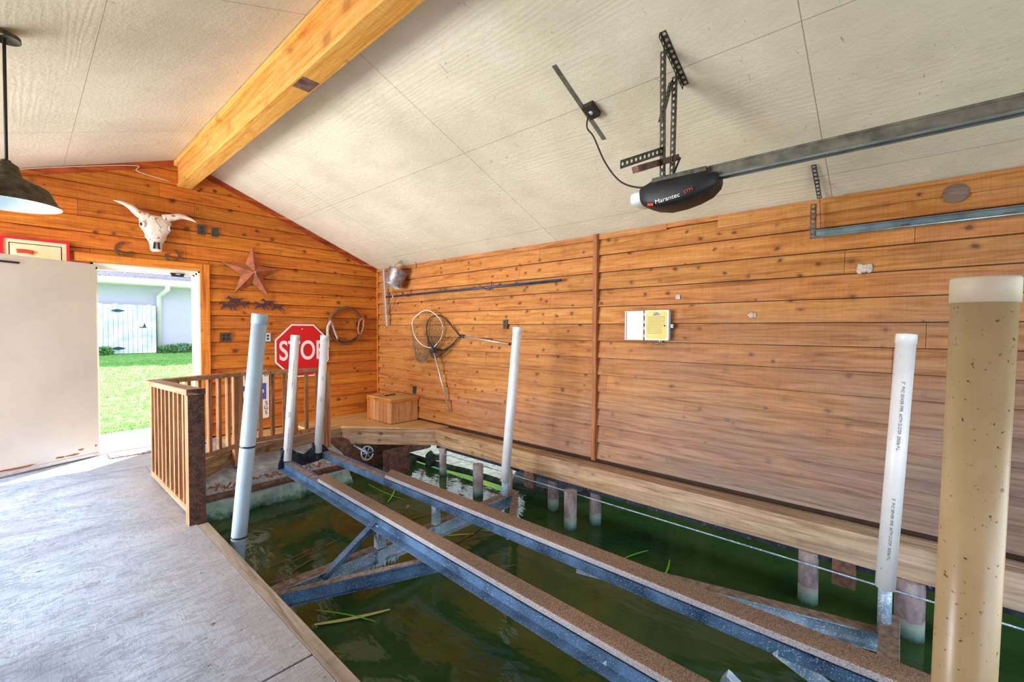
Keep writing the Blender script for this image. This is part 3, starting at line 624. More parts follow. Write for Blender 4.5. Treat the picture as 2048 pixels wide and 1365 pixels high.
for i in range(12500):
    y = rnd.uniform(-1.6, 4.3) if i < 9000 else rnd.uniform(4.3, 7.4); x = rnd.uniform(5.1, 6.6); h = rnd.uniform(2.6, 4.4) if i < 9000 else rnd.uniform(.5, 1.0); a = rnd.uniform(0, 6.28); w = rnd.uniform(.03, .06)
    l = Vector((rnd.uniform(-.3, .3), rnd.uniform(-.4, .4), 0)); z = -.6
    mb.poly([(x - w * math.cos(a), y - w * math.sin(a), z), (x + w * math.cos(a), y + w * math.sin(a), z), (x + w * .7 * math.cos(a) + l.x * .4, y + w * .7 * math.sin(a) + l.y * .4, z + h * .6), (x + l.x, y + l.y, z + h)]); mb.bm.faces.ensure_lookup_table(); mb.bm.faces[-1].material_index = 1 if math.sin(y * 4.2) + rnd.uniform(-.2, .2) > .1 else 0
o = mb.build('reed_screen', ['reed_dark', 'bank'], recalc=False); tag(o, 'tall reeds added outside the right wall to block sky and shade the water', 'reeds', kind='stuff')
mb = MB(); mb.prism([(3.88, 5.75, -.75), (3.90, 4.8, -.75), (3.97, 4.3, -.75), (3.98, 3.6, -.75), (4.15, 2.8, -.75), (5.1, 2.4, -.75), (7.5, 2.4, -.75), (7.5, 7.7, -.75), (4.25, 7.7, -.75)], (0, 0, .26)); struct(mb.build('ground_added_shore', 'rock_dark'))  # dark shore added to cover the bright sunlit water outside the wall
# ================================================================== PILINGS under the right ledge
pil = [(3.70, 4.52, .048, 'first slim grey piling under the ledge, next to the platform corner'), (3.52, 3.66, .060, 'dark crusted piling left of the white guide pole with the foot bracket'),
       (3.62, 3.27, .045, 'slim piling standing directly behind the far white guide pole'), (3.80, 2.78, .060, 'piling in shadow under the ledge right of the far white guide pole'),
       (3.55, 2.39, .062, 'thick barnacled piling, the front one of the close pair under the ledge'), (3.80, 2.26, .058, 'piling with a pale waterline band, the rear one of the close pair'),
       (3.74, .47, .062, 'rust-streaked piling in front of the hanging steel tab'), (3.74, -.07, .075, 'thick green-banded piling just behind the near guide pole foot'), (3.86, -.30, .05, 'last narrow piling, partly hidden by the big tan pipe')]
for x, y, rr, lab in pil:
    mb = MB(); mb.tube([(x, y, -1.2), (x, y, -.7), (x, y, -.5), (x, y, -.19)], [rr, rr * 1.02, rr, rr], 24)
    o = mb.build('piling', 'piling', loc=(x, y, -1.2)); tag(o, lab, 'piling', 'steel pilings under the right ledge')
    o.location = (0, 0, 0); o.data.transform(Matrix.Translation((x, y, -1.2)))
for y, lab in ((.20, 'short rusty steel tab hanging under the ledge near the near guide pole'), (2.98, 'short rusty steel tab hanging under the ledge right of the far guide pole')):
    o = MB().box((3.70, y, -.36), (3.712, y + .13, -.187)).box((3.712, y, -.36), (3.76, y + .01, -.187)).build('steel_tab', 'rust', loc=(3.73, y + .06, -.36)); tag(o, lab, 'bracket', 'steel tabs under the ledge')
o = MB().tube([(3.655, -2.4, -.262), (3.655, 1, -.255), (3.655, 4.5, -.25)], .006, 8).build('conduit', 'galv', loc=(3.69, 1, -.26)); tag(o, 'thin pale conduit running below the ledge above the water', 'conduit')
# ================================================================== BOAT LIFT
t = thing('boat_lift', 'steel boat lift cradle with two carpeted bunks and six plastic guide poles over the water', 'boat lift', (2.1, 2.9, -.42))
def skew(a, b):  # a, b points at far and near end
    return Vector(a), Vector(b)
def bunk(xf0, xf1, y0, y1, yc, w, tag_):
    # xf: far-edge x of the top at far end y0 and near end y1; yc: where the carpet starts
    def X(y): return xf0 + (xf1 - xf0) * (y0 - y) / (y0 - y1)
    zt = -.025
    a, b = (X(y0) - w, y0), (X(y1) - w, y1)
    mb = MB()   # channel: web on the camera side, flanges
    z1, z0 = -.062, -.125
    for (xo0, xo1, za, zb) in ((0, w * .8, z1 - .006, z1), (0, .006, z0, z1), (-.0 if tag_ == 'r' else -.055, w * .8, z0 - .006, z0)):
        mb.hexa([(a[0] + xo0, a[1], za), (b[0] + xo0, b[1], za), (b[0] + xo1, b[1], za), (a[0] + xo1, a[1], za), (a[0] + xo0, a[1], zb), (b[0] + xo0, b[1], zb), (b[0] + xo1, b[1], zb), (a[0] + xo1, a[1], zb)])
    mb.build('bunk_beam', 'blue_steel', t)
    mb = MB(); xc = X(yc); c = (xc - w, yc)
    mb.hexa([(c[0], c[1] - .05, z1 + .001), (b[0], b[1], z1 + .001), (b[0] + w, b[1], z1 + .001), (c[0] + w, c[1] + .06, z1 + .001), (c[0], c[1] - .05, zt), (b[0], b[1], zt), (b[0] + w, b[1], zt), (c[0] + w, c[1] + .06, zt)])
    mb.bm.normal_update()
    for fc in mb.bm.faces:
        if abs(fc.normal.z) < .5 and abs(fc.normal.x) > .5: fc.material_index = 1
    mb.build('bunk_carpet', ['carpet', 'carpet_side'], t, bev=.006)
    mb = MB(); mb.hexa([(a[0], a[1], z1), (c[0], c[1] - .05, z1), (c[0] + .06, c[1] - .05, z1), (a[0] + .06, a[1], z1), (a[0], a[1], z1 + .003), (c[0], c[1] - .05, z1 + .003), (c[0] + .06, c[1] - .05, z1 + .003), (a[0] + .06, a[1], z1 + .003)])
    mb.build('rust_crust', 'rust_top', t)
bunk(2.455, 2.475, 5.12, -2.3, 3.75, .145, 'r')
bunk(1.975, 1.74, 5.0, -2.0, 4.12, .115, 'l')
def ibeam(p0, p1, w, h, mat='galv', name='cross_beam', top='rust_top'):
    mb = MB(); p0, p1 = Vector(p0), Vector(p1)
    mb.beam(p0, p1, w, .007, off=(0, h / 2)); mb.beam(p0, p1, w, .007, off=(0, -h / 2)); mb.beam(p0, p1, .007, h)
    mb.build(name, mat, t)
    if top: mb = MB(); mb.beam(p0, p1, w * .96, .003, off=(0, h / 2 + .005)); mb.build('rust_crust', top, t)
ibeam((.97, 2.99, -.362), (3.42, 2.99, -.362), .09, .115)
ibeam((.97, 0.02, -.362), (3.42, 0.02, -.362), .09, .115)
# side braces running from the ends of the cross beams to the bunks
ibeam((1.06, 2.93, -.35), (1.90, 2.24, -.175), .05, .085, 'blue_steel', 'diagonal_brace')
ibeam((3.36, .03, -.44), (2.50, 1.62, -.20), .085, .10, 'galv', 'diagonal_brace')
ibeam((1.06, .08, -.35), (1.74, .80, -.175), .05, .085, 'blue_steel', 'diagonal_brace')
ibeam((3.36, 2.93, -.35), (2.50, 2.24, -.20), .06, .085, 'galv', 'diagonal_brace')
MB().beam((1.36, 2.95, -.34), (1.84, 3.02, -.10), .035, .055, up=(0, -1, 0)).build('knee_brace', 'blue_steel', t)
MB().beam((2.02, .55, -.125), (2.05, .0, -.45), .05, .05).build('knee_brace', 'galv', t)
MB().beam((2.34, .42, -.11), (2.62, .02, -.46), .05, .05).build('knee_brace', 'galv', t)
MB().beam((1.745, .97, -.10), (1.90, .62, -.42), .045, .045).build('knee_brace', 'galv', t)
MB().beam((1.79, .955, -.10), (1.945, .62, -.42), .03, .05).build('knee_brace', 'rust_top', t)
mb = MB(); mb.box((2.33, 2.945, -.43), (2.385, 2.952, -.12)).box((2.33, 2.952, -.43), (2.337, 3.0, -.12)); mb.build('bunk_post', 'galv', t)
mb = MB(); mb.box((1.78, 2.945, -.43), (1.85, 2.952, -.12)).box((1.78, 2.952, -.43), (1.787, 3.0, -.12)); mb.build('bunk_post', 'galv', t)
# arched gusset beside the right post
mb = MB(); pts = [(2.385, 2.96, -.125), (2.72, 2.96, -.17), (2.80, 2.96, -.30), (2.72, 2.96, -.30)] 
arch = [(2.60, 2.96, -.285), (2.62, 2.96, -.22), (2.58, 2.96, -.17), (2.50, 2.96, -.15), (2.40, 2.96, -.148)]
mb.prism([(2.386, 2.96, -.125), (2.56, 2.96, -.125), (2.66, 2.96, -.18), (2.78, 2.96, -.30), (2.60, 2.96, -.30)] + arch, (0, .006, 0)); mb.build('gusset', 'galv', t)
# end plate with the two bow stop sockets
mb = MB()
def ep(px, z): k = (px - 1.80) / .62; return (px, 4.93 + .12 * k, z)
prof = [(1.80, -.075), (1.825, .00), (1.85, .070), (1.94, .070), (2.00, .02), (2.09, -.03), (2.15, .0), (2.215, .045), (2.31, .045), (2.36, .0), (2.42, -.075), (2.42, -.125), (2.25, -.15), (1.95, -.155), (1.80, -.13)]
mb.prism([ep(*q) for q in prof], (0, .012, 0)); epo = mb.build('end_plate', 'dark_steel', t)
for cx, z in ((1.895, .075), (2.262, .05)): q = ep(cx, 0); MB().lathe([(.052, -.12), (.052, z)], (q[0], q[1] + .03, 0), n=20).build('pole_socket', 'dark_steel', epo)
# drips of algae on the cross beam
mb = MB(); rnd = random.Random(4)
for k in range(26):
    x = rnd.uniform(1.55, 1.95); mb.tube([(x, 2.935, -.40), (x + rnd.uniform(-.01, .01), 2.935, -.43 - rnd.random() * .03)], [.012, .003], 5)
mb.build('algae_fringe', 'galv', t)
# guide poles of the lift (PVC)
def pole(label, p0, p1, rr, mat, capmat, cap=.05, bands=(), capr=1.06, txt=None, seed=0, group=None, base=None, dome=False):
    p0, p1 = Vector(p0), Vector(p1); d = (p1 - p0).normalized(); L = (p1 - p0).length
    mb = MB(); mb.tube([p0, p1], rr, 40); t_ = mb.build('guide_pole', mat, t); t_['label'] = label
    mb = MB(); q = p1 - d * cap
    mb.lathe([(rr, -.001), (rr * capr, 0), (rr * capr, cap), (rr * capr * .97, cap + .004), (.0, cap + .005)], q, d, 40); mb.build('cap', capmat, t_)
    for b in bands: MB().lathe([(rr * .99, 0), (rr * 1.03, .001), (rr * 1.03, .012), (rr * .99, .013)], p0 + d * b, d, 32).build('band', 'black', t_)
    if base: MB().tube([p0 - Vector((0, 0, base)), p0 + d * .04], rr * .7, 16).build('steel_stub', 'galv', t_)
    if txt:
        for body, size, s_, ang in txt:
            side = Vector((-(p0.x), -(p0.y), 0)).normalized(); side = (side - d * side.dot(d)).normalized(); tang = d.cross(side); n_ = side * math.cos(R(ang)) + tang * math.sin(R(ang))
            org = p0 + d * s_ + n_ * (rr + .0006); xd = -d; yd = n_.cross(xd)
            text('printing', body, size, org, xd, yd, 'ink', t_, .0004)
    return t_
LINE = '3"  PVC SEWER PIPE  ASTM D-2729  2000# P.L.'
pole('white pole in front of the STOP sign', ep(1.895, -.05), (2.012, 5.0, 1.305), .044, 'pvc', 'pvc', bands=(), txt=[('010', .034, .50, -12), (LINE, .016, .95, 0), (LINE, .014, .22, -6)])
pole('white pole at the right edge of the STOP sign', ep(2.262, -.05), (2.352, 5.03, 1.30), .042, 'pvc', 'pvc', txt=[('3  SCH 40', .014, .62, 0), ('D2729', .016, .86, 5)])
pole('pale grey pole with two black bands', (.905, 3.275, -.42), (1.055, 3.18, 1.475), .046, 'pvc_grey', 'pvc_grey', cap=.06, bands=(.42, 1.02))
pole('white pole by the right wall', (3.25, 2.99, -.16), (3.335, 2.90, 1.405), .046, 'pvc', 'pvc', cap=.05, base=.26)
pole('weathered white pole at the near right', (3.305, .045, -.10), (3.42, -.017, 1.365), .046, 'pvc', 'pvc', cap=.05, base=.30, txt=[(LINE, .020, 1.0, 4), (LINE, .018, .35, 4)])
pole('tan pole closest to the camera', (1.198, -.085, -.42), (1.200, -.1126, 1.482), .0445, 'pvc_tan', 'pvc_cap', cap=.042, capr=1.06)
# ================================================================== RAILING
t = thing('wooden_railing', 'weathered wooden railing with square balusters round the head of the slip', 'railing', (1.4, 5, 0))
c0, c1, c2, c3 = Vector((.805, 3.70, .955)), Vector((.79, 5.12, .905)), Vector((1.62, 5.60, .885)), Vector((2.62, 5.66, .870))
for a, b in ((c0, c1), (c1, c2), (c2, c3)):
    a2, b2 = a.copy(), b.copy(); d = (b - a).normalized()
    MB().beam(a - (d * .0 if a is not c0 else Vector((0, .022, 0))), b + d * .03, .105, .042, off=(0, -.02)).build('top_rail', 'rail_wood_x', t, bev=.004)
def lower(a, z): return Vector((a.x, a.y, z))
for a, b, z in ((c0, c1, .055), (c1, c2, .055), (c2, c3, .075)):
    MB().beam(lower(a, z), lower(b, z), .04, .05).build('bottom_rail', 'rail_wood_x', t, bev=.003)
def balus(a, b, n, s0, s1, zb):
    d = (b - a); dn = d.normalized()
    for i in range(n):
        k = s0 + (s1 - s0) * i / (n - 1); p = a + d * k
        MB().beam(Vector((p.x, p.y, zb)), Vector((p.x, p.y, p.z - .042)), .037, .037, up=dn).build('baluster', 'rail_wood', t, bev=.002)
balus(c0, c1, 10, .09, .97, .03)
balus(c1, c2, 7, .12, .86, .03)
balus(c2, c3, 7, .10, .92, .05)
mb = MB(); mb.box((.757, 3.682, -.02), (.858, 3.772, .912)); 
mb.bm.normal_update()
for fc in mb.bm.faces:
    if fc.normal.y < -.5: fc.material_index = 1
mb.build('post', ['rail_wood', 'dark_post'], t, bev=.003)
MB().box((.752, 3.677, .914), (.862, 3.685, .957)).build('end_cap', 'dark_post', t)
MB().box((1.57, 5.55, -.17), (1.66, 5.64, .845)).build('post', 'rail_wood', t, bev=.003)
MB().box((2.61, 5.61, -.17), (2.70, 5.70, .83)).build('post', 'rail_wood', t, bev=.003)
# ================================================================== DOCK BOX
t = thing('storage_box', 'plywood storage box with a flat lid on the corner platform', 'box', (3.68, 5.65, .03))
bx0, by0, bx1, by1 = 3.45, 5.36, 3.92, 5.97
mb = MB(); mb.box((bx0, by0, .03), (bx1, by1, .365)); mb.build('body', 'ply_box', t, bev=.02)
MB().box((bx0 - .012, by0 - .012, .335), (bx1, by0 + .0, .372)).box((bx0 - .012, by0, .335), (bx0, by1 + .01, .372)).build('rim_band', 'casing_x', t)
mb = MB(); mb.box((bx0 - .014, by0 - .014, .374), (bx1 + .004, by1 + .012, .390)); mb.build('lid', 'platform', t, bev=.004)
MB().box((bx0 - .012, by1 - .04, .03), (bx0, by1, .33)).build('corner_batten', 'casing', t)
t = thing('fishing_lure', 'small reddish rope and wood toggle lying on the storage box lid', 'toggle', (3.52, 5.75, .39)); t.name = 'rope_toggle'
MB().tube([(3.50, 5.86, .408), (3.53, 5.80, .41), (3.50, 5.74, .408), (3.54, 5.70, .415), (3.50, 5.66, .408)], .014, 8).build('knot', 'leather', t)
MB().tube([(3.56, 5.68, .398), (3.74, 5.70, .398)], .008, 8).build('stick', 'dark_brown', t)
# ================================================================== BACK WALL DECOR
yb = D - .036
# longhorn skull
t = thing('cow_skull', 'bleached horned cow skull hung high above the doorway', 'skull', (1.05, yb, 2.47))
secs = [(2.665, .085, .05), (2.645, .125, .085), (2.60, .135, .10), (2.555, .13, .105), (2.53, .132, .10), (2.50, .118, .095), (2.47, .100, .09), (2.44, .088, .085), (2.415, .090, .08), (2.385, .070, .07), (2.35, .056, .06), (2.31, .050, .052), (2.275, .050, .045), (2.256, .034, .03)]
mb = MB(); rings = []; cxs = lambda z: 1.045
for z, w, dp in secs:
    ring = []
    for k in range(28):
        a = 2 * math.pi * k / 28; px = math.cos(a); py = math.sin(a); e = .8
        ring.append(mb.bm.verts.new((cxs(z) + 1.1 * w * abs(px) ** e * (1 if px > 0 else -1), yb - .045 - dp * .6 * (abs(py) ** e) * (1 if py > 0 else -1) * (1 - .25 * abs(px)), z + random.uniform(-.003, .003))))
    rings.append(ring)
for a, b in zip(rings, rings[1:]):
    for k in range(28): mb.face([a[k], a[(k + 1) % 28], b[(k + 1) % 28], b[k]])
mb.face(rings[0]); mb.face(rings[-1][::-1]); mb.build('skull', 'bone', t, smooth=True)
for s_ in (-1, 1):
    if s_ < 0: pts = [(.975, yb - .05, 2.64), (.90, yb - .06, 2.655), (.83, yb - .07, 2.715), (.76, yb - .08, 2.745), (.685, yb - .09, 2.755)]
    else: pts = [(1.115, yb - .05, 2.645), (1.20, yb - .06, 2.675), (1.28, yb - .07, 2.700), (1.36, yb - .08, 2.685), (1.425, yb - .09, 2.655)]
    MB().tube(smooth_path(pts, 6), [.044 * (1 - (i / 24.5) ** 1.5) + .002 for i in range(25)], 14).build('horn', 'bone', t)
    MB().lathe([(.0, .003), (.018, .003), (.022, -.004), (.020, -.016)], (1.045 + s_ * .134, yb - .078, 2.545), (s_ * .9, -.42, -.1), 16).build('eye_socket', 'dark_brown', t)
    MB().lathe([(.020, 0), (.028, .004), (.034, .0), (.038, -.012)], (1.045 + s_ * .132, yb - .078, 2.545), (s_ * .9, -.42, -.1), 16).build('eye_ridge', 'bone', t)
    MB().hexa([(1.045 + s_ * .012, yb - .087, 2.285), (1.045 + s_ * .034, yb - .085, 2.285), (1.045 + s_ * .034, yb - .075, 2.285), (1.045 + s_ * .012, yb - .075, 2.285), (1.045 + s_ * .010, yb - .098, 2.36), (1.045 + s_ * .026, yb - .096, 2.36), (1.045 + s_ * .026, yb - .08, 2.36), (1.045 + s_ * .01, yb - .08, 2.36)]).build('nostril', 'dark_brown', t)
MB().tube([(1.03, yb - .112, 2.615), (1.05, yb - .114, 2.575), (1.085, yb - .106, 2.52)], .0022, 5).build('crack', 'dark_brown', t)
# horseshoes
def horseshoe(cx, cz, a0, lab):
    mb = MB(); pts = [(cx + .062 * math.cos(R(a0 + k * 15)), yb - .006, cz + .072 * math.sin(R(a0 + k * 15))) for k in range(19)]
    for i in range(18):
        mb.beam(pts[i], pts[i + 1], .022, .009, up=(0, 1, 0))
    o = mb.build('horseshoe', 'iron', loc=(cx, yb, cz), bev=0); tag(o, lab, 'horseshoe')
horseshoe(.765, 2.252, 75, 'rusty horseshoe nailed left of the skull, opening to the right')
horseshoe(1.205, 2.240, -195, 'rusty horseshoe nailed just right of the skull muzzle, opening up-left')
# star
t = thing('barn_star', 'large rusty five-pointed metal star on the back wall', 'star', (2.06, yb, 2.13))
ctr = Vector((2.06, yb - .085, 2.125)); tips = [(2.055, yb - .004, 2.47), (2.385, yb - .004, 2.195), (2.262, yb - .004, 1.80), (1.838, yb - .004, 1.835), (1.705, yb - .004, 2.225)]
inn = []
for i in range(5):
    a, b = Vector(tips[i]), Vector(tips[(i + 1) % 5]); m = (a + b) / 2; c = Vector((2.06, yb - .004, 2.125)); v = m - c; inn.append(c + v * .48)
mb = MB(); cv = mb.bm.verts.new(ctr); tv = [mb.bm.verts.new(q) for q in tips]; iv = [mb.bm.verts.new(q) for q in inn]
for i in range(5): mb.face([cv, tv[i], iv[i]]); mb.face([cv, iv[i], tv[(i + 1) % 5]])
mb.build('star_face', 'star_rust', t)
MB().tube([(2.06, yb - .086, 2.13), (2.06, yb - .10, 2.12)], [.004, .012], 8).build('centre_knot', 'rope_pale', t)
# horses cut-outs
HP = [(0, 6.2), (.7, 7.1), (1.7, 8.1), (2.1, 8.9), (2.5, 8.3), (3.9, 7.2), (5.0, 6.4), (7.5, 6.3), (9.6, 6.7), (10.6, 6.3), (12.2, 7.0), (14.0, 6.9), (12.4, 6.0), (11.0, 5.2), (10.7, 4.2), (12.0, 2.9), (13.4, 1.2), (12.9, .6), (11.2, 2.4), (9.8, 3.6), (9.4, 2.6), (10.2, 1.0), (9.6, .4), (8.4, 2.4), (8.0, 3.6), (5.8, 3.6), (4.6, 2.6), (2.8, 2.4), (2.2, 1.1), (1.6, 1.3), (1.9, 3.2), (3.5, 3.5), (3.2, 2.0), (4.4, .3), (5.0, .6), (4.5, 2.1), (3.2, 4.6), (2.7, 5.9), (1.5, 6.0), (.6, 5.4)]
HP = HP[:31] + HP[36:]
def horses(x0, z0, items, lab):
    t_ = thing('horse_cutout', lab, 'wall ornament', (x0, yb, z0), 'running horse cut-outs under the star')
    for k, (dx, dz, s_) in enumerate(items):
        mb = MB(); mb.prism([(x0 + dx + p[0] * s_, yb - .012 - k * .006, z0 + dz + p[1] * s_) for p in HP], (0, .003, 0)); mb.build('horse', 'horse_metal', t_)
horses(1.665, 1.60, [(0, 0, .0150), (.08, .075, .0145), (.155, .035, .0145)], 'dark metal cut-out of galloping horses under the left foot of the star')
horses(2.06, 1.60, [(0, .02, .0145), (.09, .07, .0135), (.20, .01, .0145)], 'dark metal cut-out of galloping horses under the right foot of the star')
# switch plates and outlets
def plate_y(x, z, w, h, lab, cat, gang, mat='plate_iron'):
    t_ = thing('wall_plate', lab, cat, (x, yb, z)); pt = MB().box((x - w / 2, yb - .010, z - h / 2), (x + w / 2, yb, z + h / 2)).build('plate', mat, t_, bev=.002)
    for k in range(gang):
        gx = x + (k - (gang - 1) / 2) * .046
        for s_ in (-1, 1): MB().lathe([(.0, .002), (.012, .002), (.014, 0)], (gx, yb - .011, z + s_ * .02), (0, -1, 0), 12).build('socket', 'black', pt)
plate_y(1.495, 2.592, .085, .12, 'dark cast outlet plate right of the skull, the left of two', 'outlet', 1)
plate_y(1.635, 2.585, .075, .115, 'plain greyish switch plate right of the skull, the right of two', 'switch plate', 0, 'plate_iron')
plate_y(1.735, 1.268, .12, .115, 'square dark double outlet plate right of the door frame', 'outlet', 2)
plate_y(2.235, 1.262, .075, .115, 'narrow grey switch plate between the banded pole and the STOP sign', 'switch', 1, 'box_grey')
def plate_x(y, z, lab, xf):
    t_ = thing('wall_plate', lab, 'outlet', (xf, y, z)); pt = MB().box((xf - .008, y - .035, z - .057), (xf, y + .035, z + .057)).build('plate', 'plate_iron', t_, bev=.002)
    for s_ in (-1, 1): MB().lathe([(.0, .002), (.014, .002), (.016, 0)], (xf - .009, y, z + s_ * .022), (-1, 0, 0), 12).build('socket', 'black', pt)
plate_x(3.60, 1.447, 'brown outlet plate on the right wall above the net handle end', XR - .036)
plate_x(5.45, .47, 'small grey outlet plate low on the right wall above the storage box', XR - .036)
# STOP sign
t = thing('stop_sign', 'red octagonal STOP sign fixed to the back wall behind the railing', 'sign', (2.70, yb, 1.07))
def octa(mb, cx, cz, rr, y0, y1): mb.prism([(cx + rr * math.cos(R(22.5 + 45 * k)), y0, cz + rr * math.sin(R(22.5 + 45 * k))) for k in range(8)], (0, y1 - y0, 0)); return mb
octa(MB(), 2.705, 1.065, .410, yb - .004, yb).build('border', 'white_paint', t)
octa(MB(), 2.705, 1.065, .388, yb - .0055, yb - .0042).build('red_face', 'stop_red', t)
text('lettering', 'STOP', .385, (2.70, yb - .0065, 1.055), (1, 0, 0), (0, 0, 1), 'white_paint', t, .0006, .70, bold=.006)
MB().lathe([(0, .003), (.008, .002), (.009, 0)], (2.695, yb - .006, 1.375), (0, -1, 0), 12).build('bolt', 'white_paint', t)
# parking sign behind the balusters
t = thing('notice_sign', 'white notice sign with blue panels and black letters behind the railing', 'sign', (2.07, yb, .5))
mb = MB(); pts = []
for cx, cz, a in ((2.215, .785, 0), (1.925, .785, 90), (1.925, .19, 180), (2.215, .19, 270)):
    for k in range(5): pts.append((cx + .03 * math.cos(R(a + k * 22.5)), yb - .003, cz + .03 * math.sin(R(a + k * 22.5))))
mb.prism(pts, (0, .003, 0)); mb.build('panel', 'sign_white', t)
for x0, x1, z0, z1 in ((2.10, 2.21, .42, .64), (1.90, 1.985, .55, .62), (1.90, 1.985, .39, .46)): MB().box((x0, yb - .0045, z0), (x1, yb - .0032, z1)).build('blue_panel', 'blue_paint', t)
MB().lathe([(0, .001), (.028, .001), (.03, 0)], (2.155, yb - .0046, .53), (0, -1, 0), 20).build('white_disc', 'white_paint', t)
for ch, x, z, m_ in (('D', 2.21, .755, 'black'), ('S', 2.21, .365, 'black'), ('G', 2.205, .30, 'black'), ('S', 2.205, .235, 'black'), ('S', 1.955, .755, 'black'), ('T', 1.96, .685, 'black'), ('S', 1.965, .28, 'red_paint')):
    text('letter', ch, .072, (x, yb - .005, z), (1, 0, 0), (0, 0, 1), m_, t, .0005)
# framed sign behind the door
t = thing('framed_sign', 'red-framed yellow sign half hidden behind the open white door', 'sign', (.1, yb, 1.7))
x0, x1, z0, z1 = -.125, .345, 1.62, 2.262
MB().box((x0, yb - .012, z0), (x1, yb, z1)).build('board', 'sign_cream', t)
mb = MB(); w = .022
mb.box((x0, yb - .026, z1 - w), (x1, yb - .012, z1)).box((x0, yb - .026, z0), (x1, yb - .012, z0 + w)).box((x0, yb - .026, z0 + w), (x0 + w, yb - .012, z1 - w)).box((x1 - w, yb - .026, z0 + w), (x1, yb - .012, z1 - w)); mb.build('frame', 'stop_red', t)
mb = MB(); i0, i1, j1 = x0 + .055, x1 - .055, z1 - .055; w = .007
mb.box((i0, yb - .0135, j1 - w), (i1, yb - .0122, j1)).box((i0, yb - .0135, z0 + .05), (i0 + w, yb - .0122, j1)).box((i1 - w, yb - .0135, z0 + .05), (i1, yb - .0122, j1)); mb.build('inner_line', 'black', t)
mb = MB(); mb.tube(smooth_path([(-.02, yb - .014, 2.125), (.04, yb - .014, 2.128), (.09, yb - .014, 2.12)], 4), [.02] * 9, 10); mb.build('red_emblem', 'red_paint', t)
# rope coil
t = thing('rope_coil', 'coiled brown lasso rope hung right of the STOP sign', 'rope', (3.33, yb, 1.44))
for k, (dx, dz, rr) in enumerate(((0, 0, .265), (.012, -.012, .285), (-.008, .01, .252), (.006, -.02, .272))):
    MB().tube([(3.345 + dx + rr * math.cos(R(a)) * 1.0, yb - .012 - k * .012 + .006 * math.sin(R(a * 3)), 1.44 + dz + rr * 1.02 * math.sin(R(a))) for a in range(0, 360, 9)], .010, 8, closed=True).build('coil', 'rope', t)
MB().tube(smooth_path([(3.10, yb - .05, 1.50), (3.05, yb - .055, 1.40), (3.05, yb - .055, 1.25), (3.06, yb - .05, 1.10)], 5), [.022] * 16, 8).build('pale_strap', 'rope_pale', t)
MB().tube(smooth_path([(3.10, yb - .05, 1.50), (3.14, yb - .055, 1.38), (3.20, yb - .055, 1.22)], 5), [.013] * 11, 8).build('pale_strap', 'rope_pale', t)
MB().tube(smooth_path([(3.56, yb - .05, 1.50), (3.62, yb - .055, 1.55), (3.63, yb - .055, 1.42), (3.58, yb - .05, 1.30), (3.54, yb - .05, 1.36), (3.56, yb - .05, 1.50)], 4), .014, 8).build('leather_loop', 'leather', t)
# white wire on the gable
o = MB().tube(smooth_path([(-.9, yb - .01, 2.60), (-.12, yb - .01, 2.875), (.35, yb - .01, 3.04), (.88, yb - .01, 3.20), (.90, yb - .01, 3.14), (1.20, yb - .01, 3.10)], 6), .004, 6).build('wire', 'white_wire', loc=(.5, yb, 3)); tag(o, 'white wire stapled under the ceiling along the gable left of the beam', 'wire')
# ================================================================== RIGHT WALL TOOLS
xw = XR - .036
t = thing('landscape_rake', 'long landscape rake with a blue pole hung along the top of the right wall', 'rake', (xw - .06, 4.4, 1.9))
xr = xw - .055
MB().beam((xr, 6.175, 2.335), (xr, 6.085, 1.43), .032, .022, up=(0, 1, 0)).build('rake_head', 'rake_wood', t, bev=.002)
mb = MB()
for k in range(32):
    s_ = (k + .5) / 32; z = 2.325 - .885 * s_; y = 6.175 - .09 * s_; mb.tube([(xr, y + .01, z), (xr - .004, y + .085, z + .004)], .0045, 5)
tn = mb.build('tines', 'rake_wood', t)
MB().tube([(xr, 6.13, 1.888), (xr, 2.74, 1.915)], .0145, 14).build('handle', 'blue_pole', t)
for za, ya in ((2.13, 6.12), (1.62, 6.10)): MB().tube([(xr - .01, ya, za), (xr - .012, 5.93, 1.89 + (.02 if za > 2 else -.02)), (xr - .012, 5.90, 1.89)], .007, 8).build('brace', 'alu', t)
for y in (5.57, 3.88):
    o = MB().tube(smooth_path([(xw + .0, y - .04, 1.985), (xw - .012, y - .04, 1.90), (xw - .05, y - .03, 1.872), (xw - .085, y + .03, 1.90), (xw - .09, y + .09, 1.945)], 4), .006, 6).build('wall_hook', 'iron', loc=(xw, y, 1.9))
    tag(o, 'iron hook holding the rake pole ' + ('below the hanging bucket' if y > 5 else 'at the middle of the right wall'), 'hook')
t = thing('tin_bucket', 'small galvanised bucket hanging tilted from a wire at the top corner', 'bucket', (xw - .16, 5.64, 2.0))
bc = Vector((3.70, 5.70, 2.03)); ax = Vector((.36, -.14, .93)).normalized()
MB().lathe([(.118, 0), (.145, .235), (.149, .237), (.149, .245), (.142, .243), (.115, .01)], bc, ax, 36).build('body', 'tin', t)
MB().lathe([(.0, .004), (.117, .004), (.120, -.006), (.116, -.006), (.113, 0)], bc, ax, 36).build('base', 'tin_base', t)
top = bc + ax * .235; e_ = Vector((0, 1, -.1)).normalized()
MB().tube([top + e_ * .147 * math.cos(R(a)) + Vector((0, 0, 1)) * .13 * math.sin(R(a)) for a in range(0, 181, 12)], .003, 6).build('bail', 'iron', t)
MB().tube(smooth_path([top + Vector((0, 0, .125)), (3.82, 5.62, 2.41), (3.86, 5.50, 2.40), (3.90, 5.40, 2.37), (3.91, 5.40, 2.28)], 4), .004, 6).build('hanging_wire', 'iron', t)
